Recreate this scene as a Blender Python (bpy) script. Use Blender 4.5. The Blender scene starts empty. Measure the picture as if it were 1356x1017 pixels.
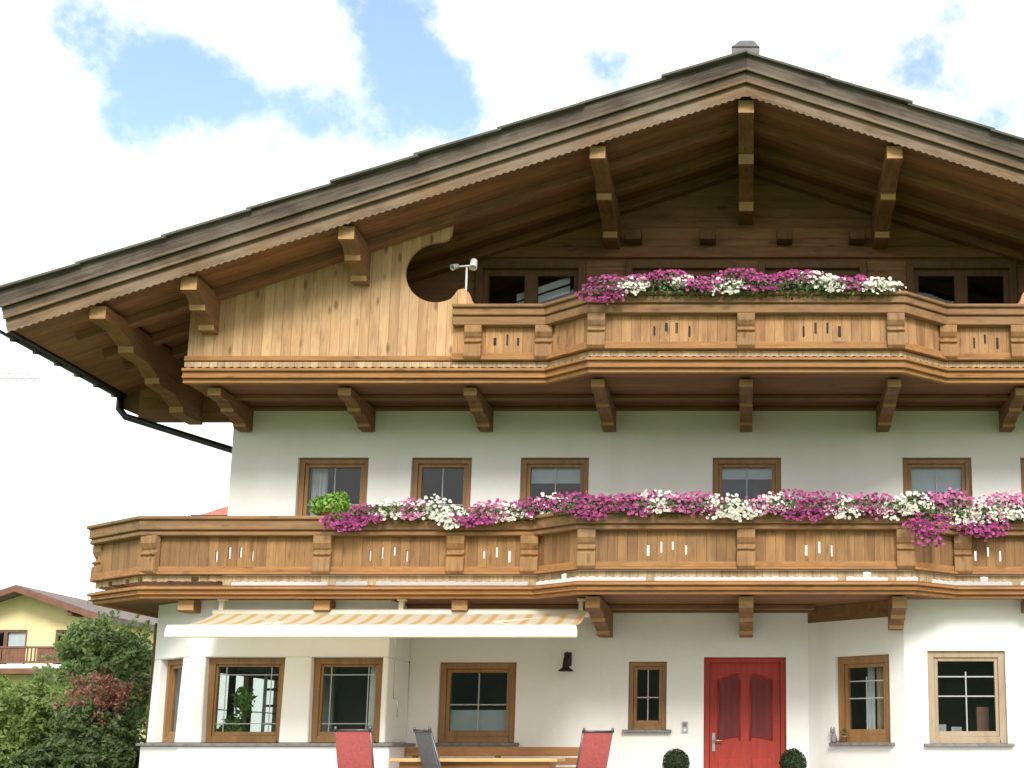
import bpy, bmesh, math, random
from mathutils import Vector, Matrix
random.seed(7)
R = math.radians
S = bpy.context.scene
COL = S.collection

# ------------------------------------------------------------------ camera
F, PITCH, PX, PY, D, ZC = 1800.0, R(10.5), 988.0, 652.0, 18.3, 0.95
cam = bpy.data.objects.new('camera', bpy.data.cameras.new('camera'))
COL.objects.link(cam)
cam.data.sensor_width = 36
cam.data.lens = F / 1356 * 36
cam.data.shift_x = (678 - PX) / 1356
cam.data.shift_y = (PY - 508.5) / 1356
cam.data.clip_start, cam.data.clip_end = 0.1, 3000
cam.location = (0, -D, ZC)
cam.rotation_euler = (R(90) + PITCH, 0, 0)
S.camera = cam

def ray(u, v):
    a, b = (u - PX) / F, -(v - PY) / F
    return Vector((a, math.cos(PITCH) - b * math.sin(PITCH), math.sin(PITCH) + b * math.cos(PITCH)))
def at(u, v, Y):                      # point seen at a pixel of the photograph, on the upright plane at depth Y
    d = ray(u, v); t = (Y + D) / d.y
    return Vector((t * d.x, Y, ZC + t * d.z))

# ------------------------------------------------------------------ sky, sun, exposure
SUN_EL, SUN_AZ = R(38), R(168)        # azimuth clockwise from +Y: in front of the gable, a little to the right
S.view_settings.view_transform = 'Standard'
S.view_settings.look = 'None'
S.view_settings.gamma = 1
S.view_settings.exposure = 1.12
w = bpy.data.worlds.new('World'); S.world = w; w.use_nodes = True
nt = w.node_tree; nt.nodes.clear()
def N(t, **k):
    n = nt.nodes.new(t)
    for a, v in k.items(): setattr(n, a, v)
    return n
def L(a, b): nt.links.new(a, b)
def MATH(op, a, b=None, c=None, clamp=False):
    n = N('ShaderNodeMath', operation=op); n.use_clamp = clamp
    for i, x in enumerate((a, b, c)):
        if x is None: continue
        if hasattr(x, 'is_output'): L(x, n.inputs[i])
        else: n.inputs[i].default_value = x
    return n.outputs[0]
out = N('ShaderNodeOutputWorld'); bgn = N('ShaderNodeBackground'); bgc = N('ShaderNodeBackground'); mixw = N('ShaderNodeMixShader')
sky = N('ShaderNodeTexSky', sky_type='NISHITA'); sky.sun_disc = False
sky.sun_elevation = SUN_EL; sky.sun_rotation = SUN_AZ; sky.altitude = 600; sky.dust_density = 1.6
L(sky.outputs[0], bgn.inputs[0]); bgn.inputs[1].default_value = 0.15
tc = N('ShaderNodeTexCoord')
def noise(scale, det=6, rough=.55, vec=None):
    n = N('ShaderNodeTexNoise'); n.inputs['Scale'].default_value = scale; n.inputs['Detail'].default_value = det
    n.inputs['Roughness'].default_value = rough
    L(vec or tc.outputs['Generated'], n.inputs['Vector']); return n.outputs[0]
nb = noise(7, 8, .62); nf = noise(20, 8, .65)
blobs = [(110, 95, 62, 1.0), (190, 60, 75, 1), (255, 125, 75, 1.0), (345, 125, 75, 1.1), (430, 150, 55, .9), (180, 150, 50, .5),
         (505, 30, 60, 1.2), (545, 90, 50, 1.0), (600, 105, 50, 1), (600, 165, 60, 1), (500, 110, 45, .6), (520, 175, 50, .8), (60, -30, 60, .8),
         (805, 92, 55, 1.35), (1195, 85, 52, 1.4), (1235, 110, 40, .9), (1250, 5, 45, 1.2), (1310, 150, 55, 1.25), (1100, 70, 35, .8), (30, 560, 120, .35), (140, 640, 120, .35), (380, -40, 70, .7), (560, -50, 90, .8)]
tot = None
for u, v, r, s in blobs:
    d = ray(u, v).normalized()
    vd = N('ShaderNodeVectorMath', operation='DISTANCE'); L(tc.outputs['Generated'], vd.inputs[0]); vd.inputs[1].default_value = d
    g = MATH('MULTIPLY', vd.outputs['Value'], 1800.0 / r)
    g = MATH('MULTIPLY', MATH('POWER', 2.7183, MATH('MULTIPLY', MATH('MULTIPLY', g, g), -1.0)), s)
    tot = g if tot is None else MATH('ADD', tot, g)
wisp = (335, 30, 60, .9), (410, 60, 40, .7), (265, 5, 50, .8)
for u, v, r, s in wisp:
    d = ray(u, v).normalized()
    vd = N('ShaderNodeVectorMath', operation='DISTANCE'); L(tc.outputs['Generated'], vd.inputs[0]); vd.inputs[1].default_value = d
    g = MATH('MULTIPLY', vd.outputs['Value'], 1800.0 / r)
    g = MATH('MULTIPLY', MATH('POWER', 2.7183, MATH('MULTIPLY', MATH('MULTIPLY', g, g), -1.0)), s)
    tot = MATH('SUBTRACT', tot, g)
tot = MATH('ADD', tot, MATH('MULTIPLY', MATH('SUBTRACT', nb, .5), 4.4))
tot = MATH('ADD', tot, MATH('MULTIPLY', MATH('SUBTRACT', nf, .5), 3.0))
mr = N('ShaderNodeMapRange', interpolation_type='SMOOTHSTEP'); L(tot, mr.inputs[0])
mr.inputs[1].default_value = .12; mr.inputs[2].default_value = 1.75; mr.inputs[3].default_value = 1; mr.inputs[4].default_value = .06
bgc.inputs[0].default_value = (1, .985, .965, 1); bgc.inputs[1].default_value = 0.80
L(mr.outputs[0], mixw.inputs[0]); L(bgn.outputs[0], mixw.inputs[1]); L(bgc.outputs[0], mixw.inputs[2]); L(mixw.outputs[0], out.inputs[0])
sl = bpy.data.lights.new('sun', 'SUN'); sl.energy = 1.5; sl.angle = R(18); sl.color = (1, .95, .87)
so = bpy.data.objects.new('sun', sl); COL.objects.link(so); so.location = (0, -20, 30)
so.rotation_euler = (R(90) - SUN_EL, 0, math.pi - SUN_AZ)

# ------------------------------------------------------------------ materials
def mat(name):
    global nt
    m = bpy.data.materials.new(name); m.use_nodes = True; nt = m.node_tree
    return m, nt.nodes['Principled BSDF']
def ramp(fac, stops, interp='LINEAR'):
    n = N('ShaderNodeValToRGB'); n.color_ramp.interpolation = interp
    e = n.color_ramp.elements
    while len(e) < len(stops): e.new(.5)
    for q, (p, c) in zip(e, stops): q.position = p; q.color = (*c, 1)
    L(fac, n.inputs[0]); return n.outputs[0]
def mixc(f, a, b, blend='MIX'):
    n = N('ShaderNodeMix', data_type='RGBA', blend_type=blend)
    for s, x in ((n.inputs[0], f), (n.inputs[6], a), (n.inputs[7], b)):
        if hasattr(x, 'is_output'): L(x, s)
        elif isinstance(x, tuple): s.default_value = (*x, 1)
        else: s.default_value = x
    return n.outputs[2]
def objvec(scale=(1, 1, 1), off=None):
    t = N('ShaderNodeTexCoord'); mp = N('ShaderNodeMapping'); mp.inputs['Scale'].default_value = scale
    L(t.outputs['Object'], mp.inputs[0])
    return mp.outputs[0]
def bump(b, h, strength, dist=.01):
    n = N('ShaderNodeBump'); n.inputs['Strength'].default_value = strength; n.inputs['Distance'].default_value = dist
    L(h, n.inputs['Height']); L(n.outputs[0], b.inputs['Normal'])

def wood(name, light, dark, grain='Z', plank=None, width=.13, grey=(.23, .20, .17), weather=.25, knots=0.0, rough=.75):
    m, b = mat(name)
    sc = {'X': (.7, 9, 9), 'Y': (9, .7, 9), 'Z': (9, 9, .7)}[grain]
    t = N('ShaderNodeTexCoord'); sep = N('ShaderNodeSeparateXYZ'); L(t.outputs['Object'], sep.inputs[0])
    mp = N('ShaderNodeMapping'); mp.inputs['Scale'].default_value = sc; L(t.outputs['Object'], mp.inputs[0])
    vec = mp.outputs[0]
    tone = None
    if plank:
        q = MATH('DIVIDE', sep.outputs[plank], width)
        idn = MATH('FLOOR', q); fr = MATH('FRACT', q)
        wn = N('ShaderNodeTexWhiteNoise', noise_dimensions='1D'); L(idn, wn.inputs['W']); tone = wn.outputs['Value']
        ad = N('ShaderNodeVectorMath', operation='ADD'); cb = N('ShaderNodeCombineXYZ')
        for i in range(3): L(MATH('MULTIPLY', idn, 7.31 + i), cb.inputs[i])
        L(vec, ad.inputs[0]); L(cb.outputs[0], ad.inputs[1]); vec = ad.outputs[0]
        edge = MATH('MULTIPLY', MATH('MINIMUM', fr, MATH('SUBTRACT', 1, fr)), width)
        groove = MATH('ADD', MATH('MULTIPLY', MATH('DIVIDE', edge, .004, clamp=True), .6), .4)
    n1 = noise(2.2, 5, .6, vec); n2 = noise(9, 4, .65, vec)
    g = MATH('ADD', MATH('MULTIPLY', n1, .65), MATH('MULTIPLY', n2, .35))
    if tone: g = MATH('ADD', g, MATH('MULTIPLY', MATH('SUBTRACT', tone, .5), .26))
    c = ramp(g, [(.30, dark), (.66, light)])
    blotch = noise(.9, 4, .6, objvec())
    wm = N('ShaderNodeMapRange'); L(blotch, wm.inputs[0]); wm.inputs[1].default_value = .38; wm.inputs[2].default_value = .72
    wm.inputs[4].default_value = weather
    fine = noise(7, 5, .7, objvec())
    c = mixc(MATH('MULTIPLY', wm.outputs[0], MATH('ADD', fine, .4)), c, grey)
    ms = N('ShaderNodeMapping'); ms.inputs['Scale'].default_value = tuple(.42 * x if x > 1 else .9 for x in sc); L(t.outputs['Object'], ms.inputs[0])
    dn = noise(1.4, 7, .72, ms.outputs[0]); dm = N('ShaderNodeMapRange'); L(dn, dm.inputs[0])
    dm.inputs[1].default_value = .52; dm.inputs[2].default_value = .74; dm.inputs[4].default_value = .75
    c = mixc(dm.outputs[0], c, tuple(x * .62 for x in dark))
    if knots:
        vo = N('ShaderNodeTexVoronoi'); mk = N('ShaderNodeMapping')
        mk.inputs['Scale'].default_value = {'X': (2.2, 6, 6), 'Y': (6, 2.2, 6), 'Z': (6, 6, 2.2)}[grain]
        L(t.outputs['Object'], mk.inputs[0]); L(mk.outputs[0], vo.inputs['Vector']); vo.inputs['Scale'].default_value = 1.0
        k = N('ShaderNodeMapRange'); L(vo.outputs['Distance'], k.inputs[0]); k.inputs[1].default_value = .08; k.inputs[2].default_value = .20
        k.inputs[3].default_value = knots; k.inputs[4].default_value = 0
        c = mixc(k.outputs[0], c, tuple(x * .35 for x in dark))
    if tone: c = mixc(MATH('SUBTRACT', 1, groove), c, tuple(x * .3 for x in dark))
    L(c, b.inputs['Base Color']); b.inputs['Roughness'].default_value = rough
    h = MATH('MULTIPLY', n2, .5)
    if tone: h = MATH('ADD', h, MATH('MULTIPLY', groove, 2.0))
    bump(b, h, .6, .006)
    return m

def plain(name, col, rough=.6, var=.12, scale=6, metal=0, bmp=0.0, spec=.5):
    m, b = mat(name)
    n = noise(scale, 5, .6, objvec())
    c = ramp(n, [(.3, tuple(x * (1 - var) for x in col)), (.7, tuple(min(1, x * (1 + var)) for x in col))])
    L(c, b.inputs['Base Color']); b.inputs['Roughness'].default_value = rough; b.inputs['Metallic'].default_value = metal
    b.inputs['Specular IOR Level'].default_value = spec
    if bmp: bump(b, noise(scale * 12, 4, .6, objvec()), bmp, .01)
    return m

def leafmat(name, dark, light, trans=.25, rough=.55):
    m, b = mat(name)
    ge = N('ShaderNodeNewGeometry')
    n = noise(1.6, 3, .5, objvec())
    f = MATH('ADD', MATH('MULTIPLY', ge.outputs['Random Per Island'], .7), MATH('MULTIPLY', n, .35))
    c = ramp(f, [(.1, dark), (.95, light)])
    L(c, b.inputs['Base Color']); b.inputs['Roughness'].default_value = rough
    tr = N('ShaderNodeBsdfTranslucent'); L(c, tr.inputs[0]); mx = N('ShaderNodeMixShader'); mx.inputs[0].default_value = trans
    L(b.outputs[0], mx.inputs[1]); L(tr.outputs[0], mx.inputs[2]); L(mx.outputs[0], nt.nodes['Material Output'].inputs[0])
    return m

def glassmat():
    m, b = mat('window_glass'); nt.nodes.remove(b)
    tr = N('ShaderNodeBsdfTransparent'); tr.inputs[0].default_value = (.8, .86, .87, 1)
    gl = N('ShaderNodeBsdfGlossy'); gl.inputs['Roughness'].default_value = .01; gl.inputs[0].default_value = (.95, .98, 1, 1)
    fr = N('ShaderNodeFresnel'); ge = N('ShaderNodeNewGeometry')       # the same reflectance from both sides of the sheet
    L(MATH('ADD', 1.52, MATH('MULTIPLY', ge.outputs['Backfacing'], 1 / 1.52 - 1.52)), fr.inputs[0])
    nz = noise(1.3, 2, .5, objvec()); bp = N('ShaderNodeBump'); bp.inputs['Strength'].default_value = .06; bp.inputs['Distance'].default_value = .1
    L(nz, bp.inputs['Height']); L(bp.outputs[0], gl.inputs['Normal'])
    mx = N('ShaderNodeMixShader'); L(fr.outputs[0], mx.inputs[0]); L(tr.outputs[0], mx.inputs[1]); L(gl.outputs[0], mx.inputs[2])
    L(mx.outputs[0], nt.nodes['Material Output'].inputs[0]); return m

def plaster():
    m, b = mat('white_plaster')
    n = noise(.8, 6, .65, objvec()); n2 = noise(.5, 4, .6, objvec((3, 3, .25)))
    c = ramp(n, [(.3, (.80, .80, .77)), (.7, (.86, .86, .84))])
    k = N('ShaderNodeMapRange'); L(n2, k.inputs[0]); k.inputs[1].default_value = .55; k.inputs[2].default_value = .8; k.inputs[4].default_value = .28
    c = mixc(k.outputs[0], c, (.62, .61, .54))
    L(c, b.inputs['Base Color']); b.inputs['Roughness'].default_value = .9
    bump(b, MATH('ADD', noise(60, 4, .7, objvec()), MATH('MULTIPLY', noise(5, 3, .5, objvec()), 2.5)), .5, .006); return m

def stripes():
    m, b = mat('awning_stripe')
    t = N('ShaderNodeTexCoord'); sp = N('ShaderNodeSeparateXYZ'); L(t.outputs['Object'], sp.inputs[0])
    fr = MATH('FRACT', MATH('DIVIDE', sp.outputs[0], .215))
    c = ramp(fr, [(0, (.88, .83, .70)), (.40, (.86, .66, .36)), (.52, (.80, .55, .25)), (.74, (.86, .66, .36)), (.84, (.88, .83, .70))], 'CONSTANT')
    L(c, b.inputs['Base Color']); b.inputs['Roughness'].default_value = .85
    tr = N('ShaderNodeBsdfTranslucent'); L(c, tr.inputs[0]); mx = N('ShaderNodeMixShader'); mx.inputs[0].default_value = .6
    L(b.outputs[0], mx.inputs[1]); L(tr.outputs[0], mx.inputs[2]); L(mx.outputs[0], nt.nodes['Material Output'].inputs[0])
    return m

def doormat(name, a, bcol):
    return wood(name, a, bcol, 'Z', None, weather=.15, grey=(.26, .07, .03), rough=.6)

M = {}
HL, HD = (.53, .33, .145), (.30, .155, .055)           # honey larch
M['siding'] = wood('larch_siding', (.66, .42, .22), (.40, .215, .095), 'Z', 'X', .125, (.36, .25, .15), .55, .75)
M['panel'] = wood('larch_panel', (.40, .215, .08), (.20, .098, .035), 'Z', 'X', .12, (.19, .115, .06), .55, .5)
M['panel_up'] = wood('larch_panel_light', (.52, .285, .12), (.27, .128, .048), 'Z', 'X', .12, (.30, .2, .11), .4, .5)
M['rail'] = wood('larch_rail', (.37, .195, .075), (.17, .082, .031), 'X', None, weather=.55, grey=(.20, .15, .10), knots=.5)
M['fascia'] = wood('larch_fascia', (.48, .235, .078), (.25, .11, .036), 'X', None, weather=.4, grey=(.24, .15, .08), knots=.5)
M['strip'] = wood('larch_strip', (.62, .46, .27), (.36, .22, .11), 'Z', 'X', .1, (.34, .29, .22), .6, .4)
M['post'] = wood('larch_post', (.42, .225, .085), (.20, .095, .035), 'Z', None, weather=.5, grey=(.25, .19, .12), knots=.5)
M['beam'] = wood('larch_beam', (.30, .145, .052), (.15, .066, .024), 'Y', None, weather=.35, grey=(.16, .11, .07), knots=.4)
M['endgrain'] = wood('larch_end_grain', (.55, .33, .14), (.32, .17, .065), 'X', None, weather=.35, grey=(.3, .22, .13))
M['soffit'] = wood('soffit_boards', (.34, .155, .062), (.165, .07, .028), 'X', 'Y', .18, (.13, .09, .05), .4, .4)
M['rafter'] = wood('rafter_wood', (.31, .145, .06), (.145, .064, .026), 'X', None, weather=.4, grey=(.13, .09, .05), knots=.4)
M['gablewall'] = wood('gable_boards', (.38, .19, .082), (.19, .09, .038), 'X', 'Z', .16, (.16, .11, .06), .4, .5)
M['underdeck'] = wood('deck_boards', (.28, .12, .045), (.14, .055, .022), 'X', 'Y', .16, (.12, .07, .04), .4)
M['barge_dark'] = wood('weathered_barge', (.17, .125, .095), (.035, .026, .021), 'X', 'Z', .12, (.17, .145, .12), 1.0, .3, .9)
M['barge_mid'] = wood('weathered_barge_mid', (.17, .115, .078), (.045, .030, .021), 'X', None, weather=1.0, grey=(.23, .19, .15), rough=.9)
M['barge_light'] = wood('barge_trim', (.26, .165, .092), (.085, .048, .026), 'X', None, weather=1.0, grey=(.25, .20, .145), rough=.85)
M['shingle'] = wood('roof_shingles', (.15, .13, .11), (.06, .055, .046), 'X', 'Y', .14, (.10, .11, .085), .8, rough=.95)
M['frame'] = wood('window_frame_wood', (.36, .19, .065), (.22, .105, .036), 'Z', None, weather=.4, grey=(.30, .20, .11), rough=.5)
M['frame_grey'] = wood('weathered_frame', (.44, .34, .22), (.30, .21, .13), 'Z', None, weather=.7, grey=(.46, .40, .32), rough=.6)
M['frame_dark'] = wood('dark_frame', (.20, .11, .045), (.11, .055, .022), 'Z', None, weather=.4, grey=(.12, .08, .05))
M['plaster'] = plaster()
M['white'] = plain('white_paint', (.82, .82, .80), .45, .04)
M['cream'] = plain('cream_powder_coat', (.82, .78, .66), .4, .04)
M['glass'] = glassmat()
M['muntin'] = plain('grey_muntin', (.42, .42, .42), .5, .05)
M['dark'] = plain('painted_dim_room', (.035, .032, .03), .9)  # dimness of the rooms is put into this wall colour
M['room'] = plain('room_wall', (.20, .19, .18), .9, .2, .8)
M['curtain'] = plain('white_curtain', (.72, .73, .74), .9, .1, 5)
M['blind'] = plain('grey_blind', (.42, .48, .52), .8, .05)
M['tan'] = plain('tan_curtain', (.62, .44, .27), .9, .15, 6)
M['sill'] = plain('stone_sill', (.20, .19, .18), .7, .3, 20, bmp=.2)
M['metal_dark'] = plain('dark_gutter', (.025, .027, .03), .4, .3, 8, .6)
M['iron'] = plain('black_iron', (.03, .03, .028), .5, .3, 20, .4)
M['steel'] = plain('grey_steel', (.45, .46, .47), .35, .1, 10, .8)
M['greyplastic'] = plain('grey_plastic', (.42, .43, .42), .5, .1)
M['catgrey'] = plain('cat_grey', (.20, .20, .21), .6, .3, 30)
M['door'] = doormat('red_door', (.42, .035, .018), (.28, .020, .011))
M['door_dark'] = doormat('burgundy_panel', (.17, .010, .014), (.09, .005, .008))
M['stripe'] = stripes()
M['conc'] = plain('concrete_grey', (.40, .39, .39), .9, .2, 4, bmp=.3)
M['chim'] = plain('grey_chimney_render', (.21, .20, .20), .9, .25, 5, bmp=.3)
M['red'] = plain('red_sling_fabric', (.43, .095, .09), .8, .15, 30, bmp=.3)
M['greyfab'] = plain('grey_sling_fabric', (.13, .13, .14), .8, .2, 30, bmp=.3)
M['tubing'] = plain('chair_tube', (.12, .12, .13), .35, .1, 10, .8)
M['table'] = wood('table_wood', (.72, .48, .22), (.52, .31, .12), 'X', 'Y', .11, (.5, .34, .18), .3, rough=.5)
M['bench'] = wood('bench_wood', (.42, .20, .065), (.24, .10, .03), 'X', None, weather=.3, grey=(.25, .15, .08), rough=.5)
M['pot'] = plain('terracotta_pot', (.35, .16, .09), .8, .2, 8)
M['planter'] = wood('planter_wood', (.22, .11, .05), (.11, .055, .025), 'X', None, weather=.4)
M['leaf_box'] = leafmat('boxwood_leaf', (.006, .015, .004), (.035, .075, .018))
M['leaf_pet'] = leafmat('petunia_leaf', (.02, .055, .012), (.11, .22, .05))
M['leaf_lime'] = leafmat('lime_leaf', (.09, .24, .02), (.34, .56, .10))
M['bloom_mag'] = leafmat('magenta_petal', (.17, .012, .08), (.55, .10, .33), .2, .7)
M['bloom_pink'] = leafmat('dusky_pink_petal', (.36, .045, .20), (.74, .32, .50), .2, .7)
M['bloom_white'] = leafmat('white_petal', (.74, .72, .60), (.90, .89, .84), .25, .7)
M['leaf_a'] = leafmat('fresh_leaf', (.10, .18, .04), (.42, .54, .18), .55)
M['leaf_b'] = leafmat('mid_leaf', (.08, .155, .045), (.38, .50, .20), .55)
M['leaf_c'] = leafmat('deep_leaf', (.04, .085, .03), (.22, .31, .11), .5)
M['leaf_red'] = leafmat('russet_leaf', (.16, .06, .045), (.42, .19, .14), .35)
M['bark'] = plain('bark', (.09, .065, .045), .95, .35, 12, bmp=.6)
M['grass'] = plain('grass', (.085, .14, .04), .95, .45, 3, bmp=.5)
M['pave'] = plain('terrace_slabs', (.42, .40, .37), .9, .15, 3, bmp=.2)
M['yellow'] = plain('yellow_render', (.86, .72, .40), .9, .08, 1)
M['nroof'] = plain('brown_tiles', (.15, .12, .11), .9, .3, 3, bmp=.4)
M['nwood'] = plain('red_brown_boards', (.19, .09, .06), .8, .3, 3)
M['redtile'] = plain('red_tiles', (.52, .13, .10), .85, .25, 4, bmp=.4)
M['crane'] = plain('crane_paint', (.42, .42, .43), .5, .1)

# ------------------------------------------------------------------ mesh helpers
class MB:
    def __init__(s): s.bm = bmesh.new()
    def box(s, x0, x1, y0, y1, z0, z1, mi=0):
        v = [s.bm.verts.new((x, y, z)) for x in (x0, x1) for y in (y0, y1) for z in (z0, z1)]
        for f in ((0, 1, 3, 2), (4, 6, 7, 5), (0, 4, 5, 1), (2, 3, 7, 6), (0, 2, 6, 4), (1, 5, 7, 3)):
            q = s.bm.faces.new([v[i] for i in f]); q.material_index = mi
        return s
    def quad(s, *p, mi=0):
        f = s.bm.faces.new([s.bm.verts.new(q) for q in p]); f.material_index = mi; return s
    def prism(s, pts, ax, a0, a1, mi=0, capmi=None):    # polygon in the two other axes, extruded along ax
        def P(p, a):
            return {'X': (a, p[0], p[1]), 'Y': (p[0], a, p[1]), 'Z': (p[0], p[1], a)}[ax]
        A = [s.bm.verts.new(P(p, a0)) for p in pts]; B = [s.bm.verts.new(P(p, a1)) for p in pts]
        fs = [s.bm.faces.new(A[::-1]), s.bm.faces.new(B)]
        n = len(pts)
        for i in range(n):
            f = s.bm.faces.new((A[i], A[(i + 1) % n], B[(i + 1) % n], B[i])); f.material_index = mi
        for f in fs: f.material_index = mi if capmi is None else capmi
        s.bm.normal_update(); bmesh.ops.triangulate(s.bm, faces=fs, ngon_method='EAR_CLIP')
        return s
    def tube(s, pts, r, n=8, mi=0, r2=None, cap=True):
        pts = [Vector(p) for p in pts]; rings = []
        for i, p in enumerate(pts):
            d = (pts[min(i + 1, len(pts) - 1)] - pts[max(i - 1, 0)]).normalized()
            a = d.orthogonal().normalized() if i == 0 else (a - d * a.dot(d)).normalized()
            b = d.cross(a); rr = r if r2 is None else r + (r2 - r) * i / (len(pts) - 1)
            rings.append([s.bm.verts.new(p + (a * math.cos(2 * math.pi * k / n) + b * math.sin(2 * math.pi * k / n)) * rr) for k in range(n)])
        for A, B in zip(rings, rings[1:]):
            for k in range(n):
                f = s.bm.faces.new((A[k], A[(k + 1) % n], B[(k + 1) % n], B[k])); f.material_index = mi; f.smooth = True
        if cap:
            for q in (rings[0][::-1], rings[-1]): s.bm.faces.new(q).material_index = mi
        return s
    def lathe(s, prof, c=(0, 0, 0), n=20, mi=0):        # prof: (radius, z)
        rings = []
        for r, z in prof:
            rings.append([s.bm.verts.new((c[0] + r * math.cos(2 * math.pi * k / n), c[1] + r * math.sin(2 * math.pi * k / n), c[2] + z)) for k in range(n)])
        for A, B in zip(rings, rings[1:]):
            for k in range(n):
                f = s.bm.faces.new((A[k], A[(k + 1) % n], B[(k + 1) % n], B[k])); f.material_index = mi; f.smooth = True
        s.bm.faces.new(rings[0][::-1]).material_index = mi; s.bm.faces.new(rings[-1]).material_index = mi
        return s
    def ball(s, c, r, sx=1, sy=1, sz=1, mi=0):
        g = bmesh.ops.create_icosphere(s.bm, subdivisions=2, radius=r, matrix=Matrix.Translation(c) @ Matrix.Diagonal((sx, sy, sz, 1)))
        for v in g['verts']:
            for f in v.link_faces: f.smooth = True; f.material_index = mi
        return s
    def sweep(s, path, n0, n1, z0, z1, mi=0):           # rectangular strip along an XY polyline; n is outward (right of travel)
        P = [Vector((p[0], p[1])) for p in path]; ns = []
        for i in range(len(P)):
            d = []
            if i > 0: d.append((P[i] - P[i - 1]).normalized())
            if i < len(P) - 1: d.append((P[i + 1] - P[i]).normalized())
            nn = [Vector((q.y, -q.x)) for q in d]
            m = sum(nn, Vector((0, 0))).normalized(); ns.append(m / max(.3, m.dot(nn[0])))
        R_ = []
        for p, n in zip(P, ns):
            a, b = p + n * n0, p + n * n1
            R_.append([s.bm.verts.new((a.x, a.y, z0)), s.bm.verts.new((b.x, b.y, z0)), s.bm.verts.new((b.x, b.y, z1)), s.bm.verts.new((a.x, a.y, z1))])
        for A, B in zip(R_, R_[1:]):
            for k in range(4):
                s.bm.faces.new((A[k], A[(k + 1) % 4], B[(k + 1) % 4], B[k])).material_index = mi
        s.bm.faces.new(R_[0][::-1]).material_index = mi; s.bm.faces.new(R_[-1]).material_index = mi
        return s
    def wallface(s, o, d, L_, z0, z1, th, holes, mi=0, back=True):   # upright wall with openings; o origin, d direction; thickness th goes to the left of travel
        o = Vector((o[0], o[1], 0)); d = Vector((d[0], d[1], 0)).normalized(); nrm = Vector((-d.y, d.x, 0))
        xs = sorted({0, L_, *[h[0] for h in holes], *[h[1] for h in holes]}); zs = sorted({z0, z1, *[h[2] for h in holes], *[h[3] for h in holes]})
        P = lambda a, z, k: o + d * a + nrm * (th * k) + Vector((0, 0, z))
        inh = lambda a, z: any(h[0] < a < h[1] and h[2] < z < h[3] for h in holes)
        for a, b in zip(xs, xs[1:]):
            for c, e in zip(zs, zs[1:]):
                if inh((a + b) / 2, (c + e) / 2): continue
                for k in ((0, 1) if back else (0,)): s.quad(P(a, c, k), P(b, c, k), P(b, e, k), P(a, e, k), mi=mi)
        for (a, b, c, e) in list(holes) + [(0, L_, z0, z1)]:
            s.quad(P(a, c, 0), P(a, c, 1), P(a, e, 1), P(a, e, 0), mi=mi); s.quad(P(b, c, 0), P(b, c, 1), P(b, e, 1), P(b, e, 0), mi=mi)
            s.quad(P(a, c, 0), P(b, c, 0), P(b, c, 1), P(a, c, 1), mi=mi); s.quad(P(a, e, 0), P(b, e, 0), P(b, e, 1), P(a, e, 1), mi=mi)
        return s
    def xf(s, mtx): bmesh.ops.transform(s.bm, matrix=mtx, verts=s.bm.verts); return s
    def build(s, name, mats, parent=None, bevel=0, weld=True, kind=None):
        if weld: bmesh.ops.remove_doubles(s.bm, verts=s.bm.verts, dist=1e-5); bmesh.ops.recalc_face_normals(s.bm, faces=s.bm.faces)
        me = bpy.data.meshes.new(name); s.bm.to_mesh(me); s.bm.free()
        for q in (mats if isinstance(mats, (list, tuple)) else [mats]): me.materials.append(M[q] if isinstance(q, str) else q)
        o = bpy.data.objects.new(name, me); COL.objects.link(o)
        if parent: o.parent = parent
        if bevel:
            md = o.modifiers.new('bevel', 'BEVEL'); md.width = bevel; md.segments = 1; md.limit_method = 'ANGLE'; md.angle_limit = R(40)
        if kind: o['kind'] = kind
        return o
def leafcloud(m, c, r, n, size, mi=0, up=.2, shell=.55, rnd=random, flat=1.0):
    c = Vector(c)
    for _ in range(n):
        while True:
            p = Vector((rnd.uniform(-1, 1), rnd.uniform(-1, 1), rnd.uniform(-1, 1)))
            if shell < p.length < 1 or (p.length < 1 and rnd.random() < .15): break
        q = c + Vector((p.x * r[0], p.y * r[1], p.z * r[2]))
        nr = (p.normalized() + Vector((rnd.gauss(0, .6), rnd.gauss(0, .6), rnd.gauss(up, .6)))).normalized()
        a = nr.orthogonal().normalized(); a.rotate(Matrix.Rotation(rnd.uniform(0, 6.28), 3, nr)); b = nr.cross(a)
        s_ = size * rnd.uniform(.6, 1.3)
        vs = [m.bm.verts.new(q + v) for v in (-a * s_, b * s_ * .5 - nr * s_ * .12, a * s_, -b * s_ * .5 - nr * s_ * .12)]
        m.bm.faces.new(vs).material_index = mi
    return m
def tag(o, label, cat, group=None, kind=None):
    if label: o['label'] = label
    if cat: o['category'] = cat
    if group: o['group'] = group
    if kind: o['kind'] = kind
    return o
def thing(name, label, cat, loc=(0, 0, 0), rz=0, group=None):
    o = bpy.data.objects.new(name, None); COL.objects.link(o); o.location = loc; o.rotation_euler = (0, 0, rz)
    o.empty_display_size = .2
    return tag(o, label, cat, group)
def dup(root, loc, rz, label, group=None):
    r = root.copy(); COL.objects.link(r); r.location = loc; r.rotation_euler = (0, 0, rz); r['label'] = label
    if group: r['group'] = group
    for ch in list(root.children):
        c = ch.copy(); COL.objects.link(c); c.parent = r
        for g in ch.children:
            e = g.copy(); COL.objects.link(e); e.parent = c
    return r

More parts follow.
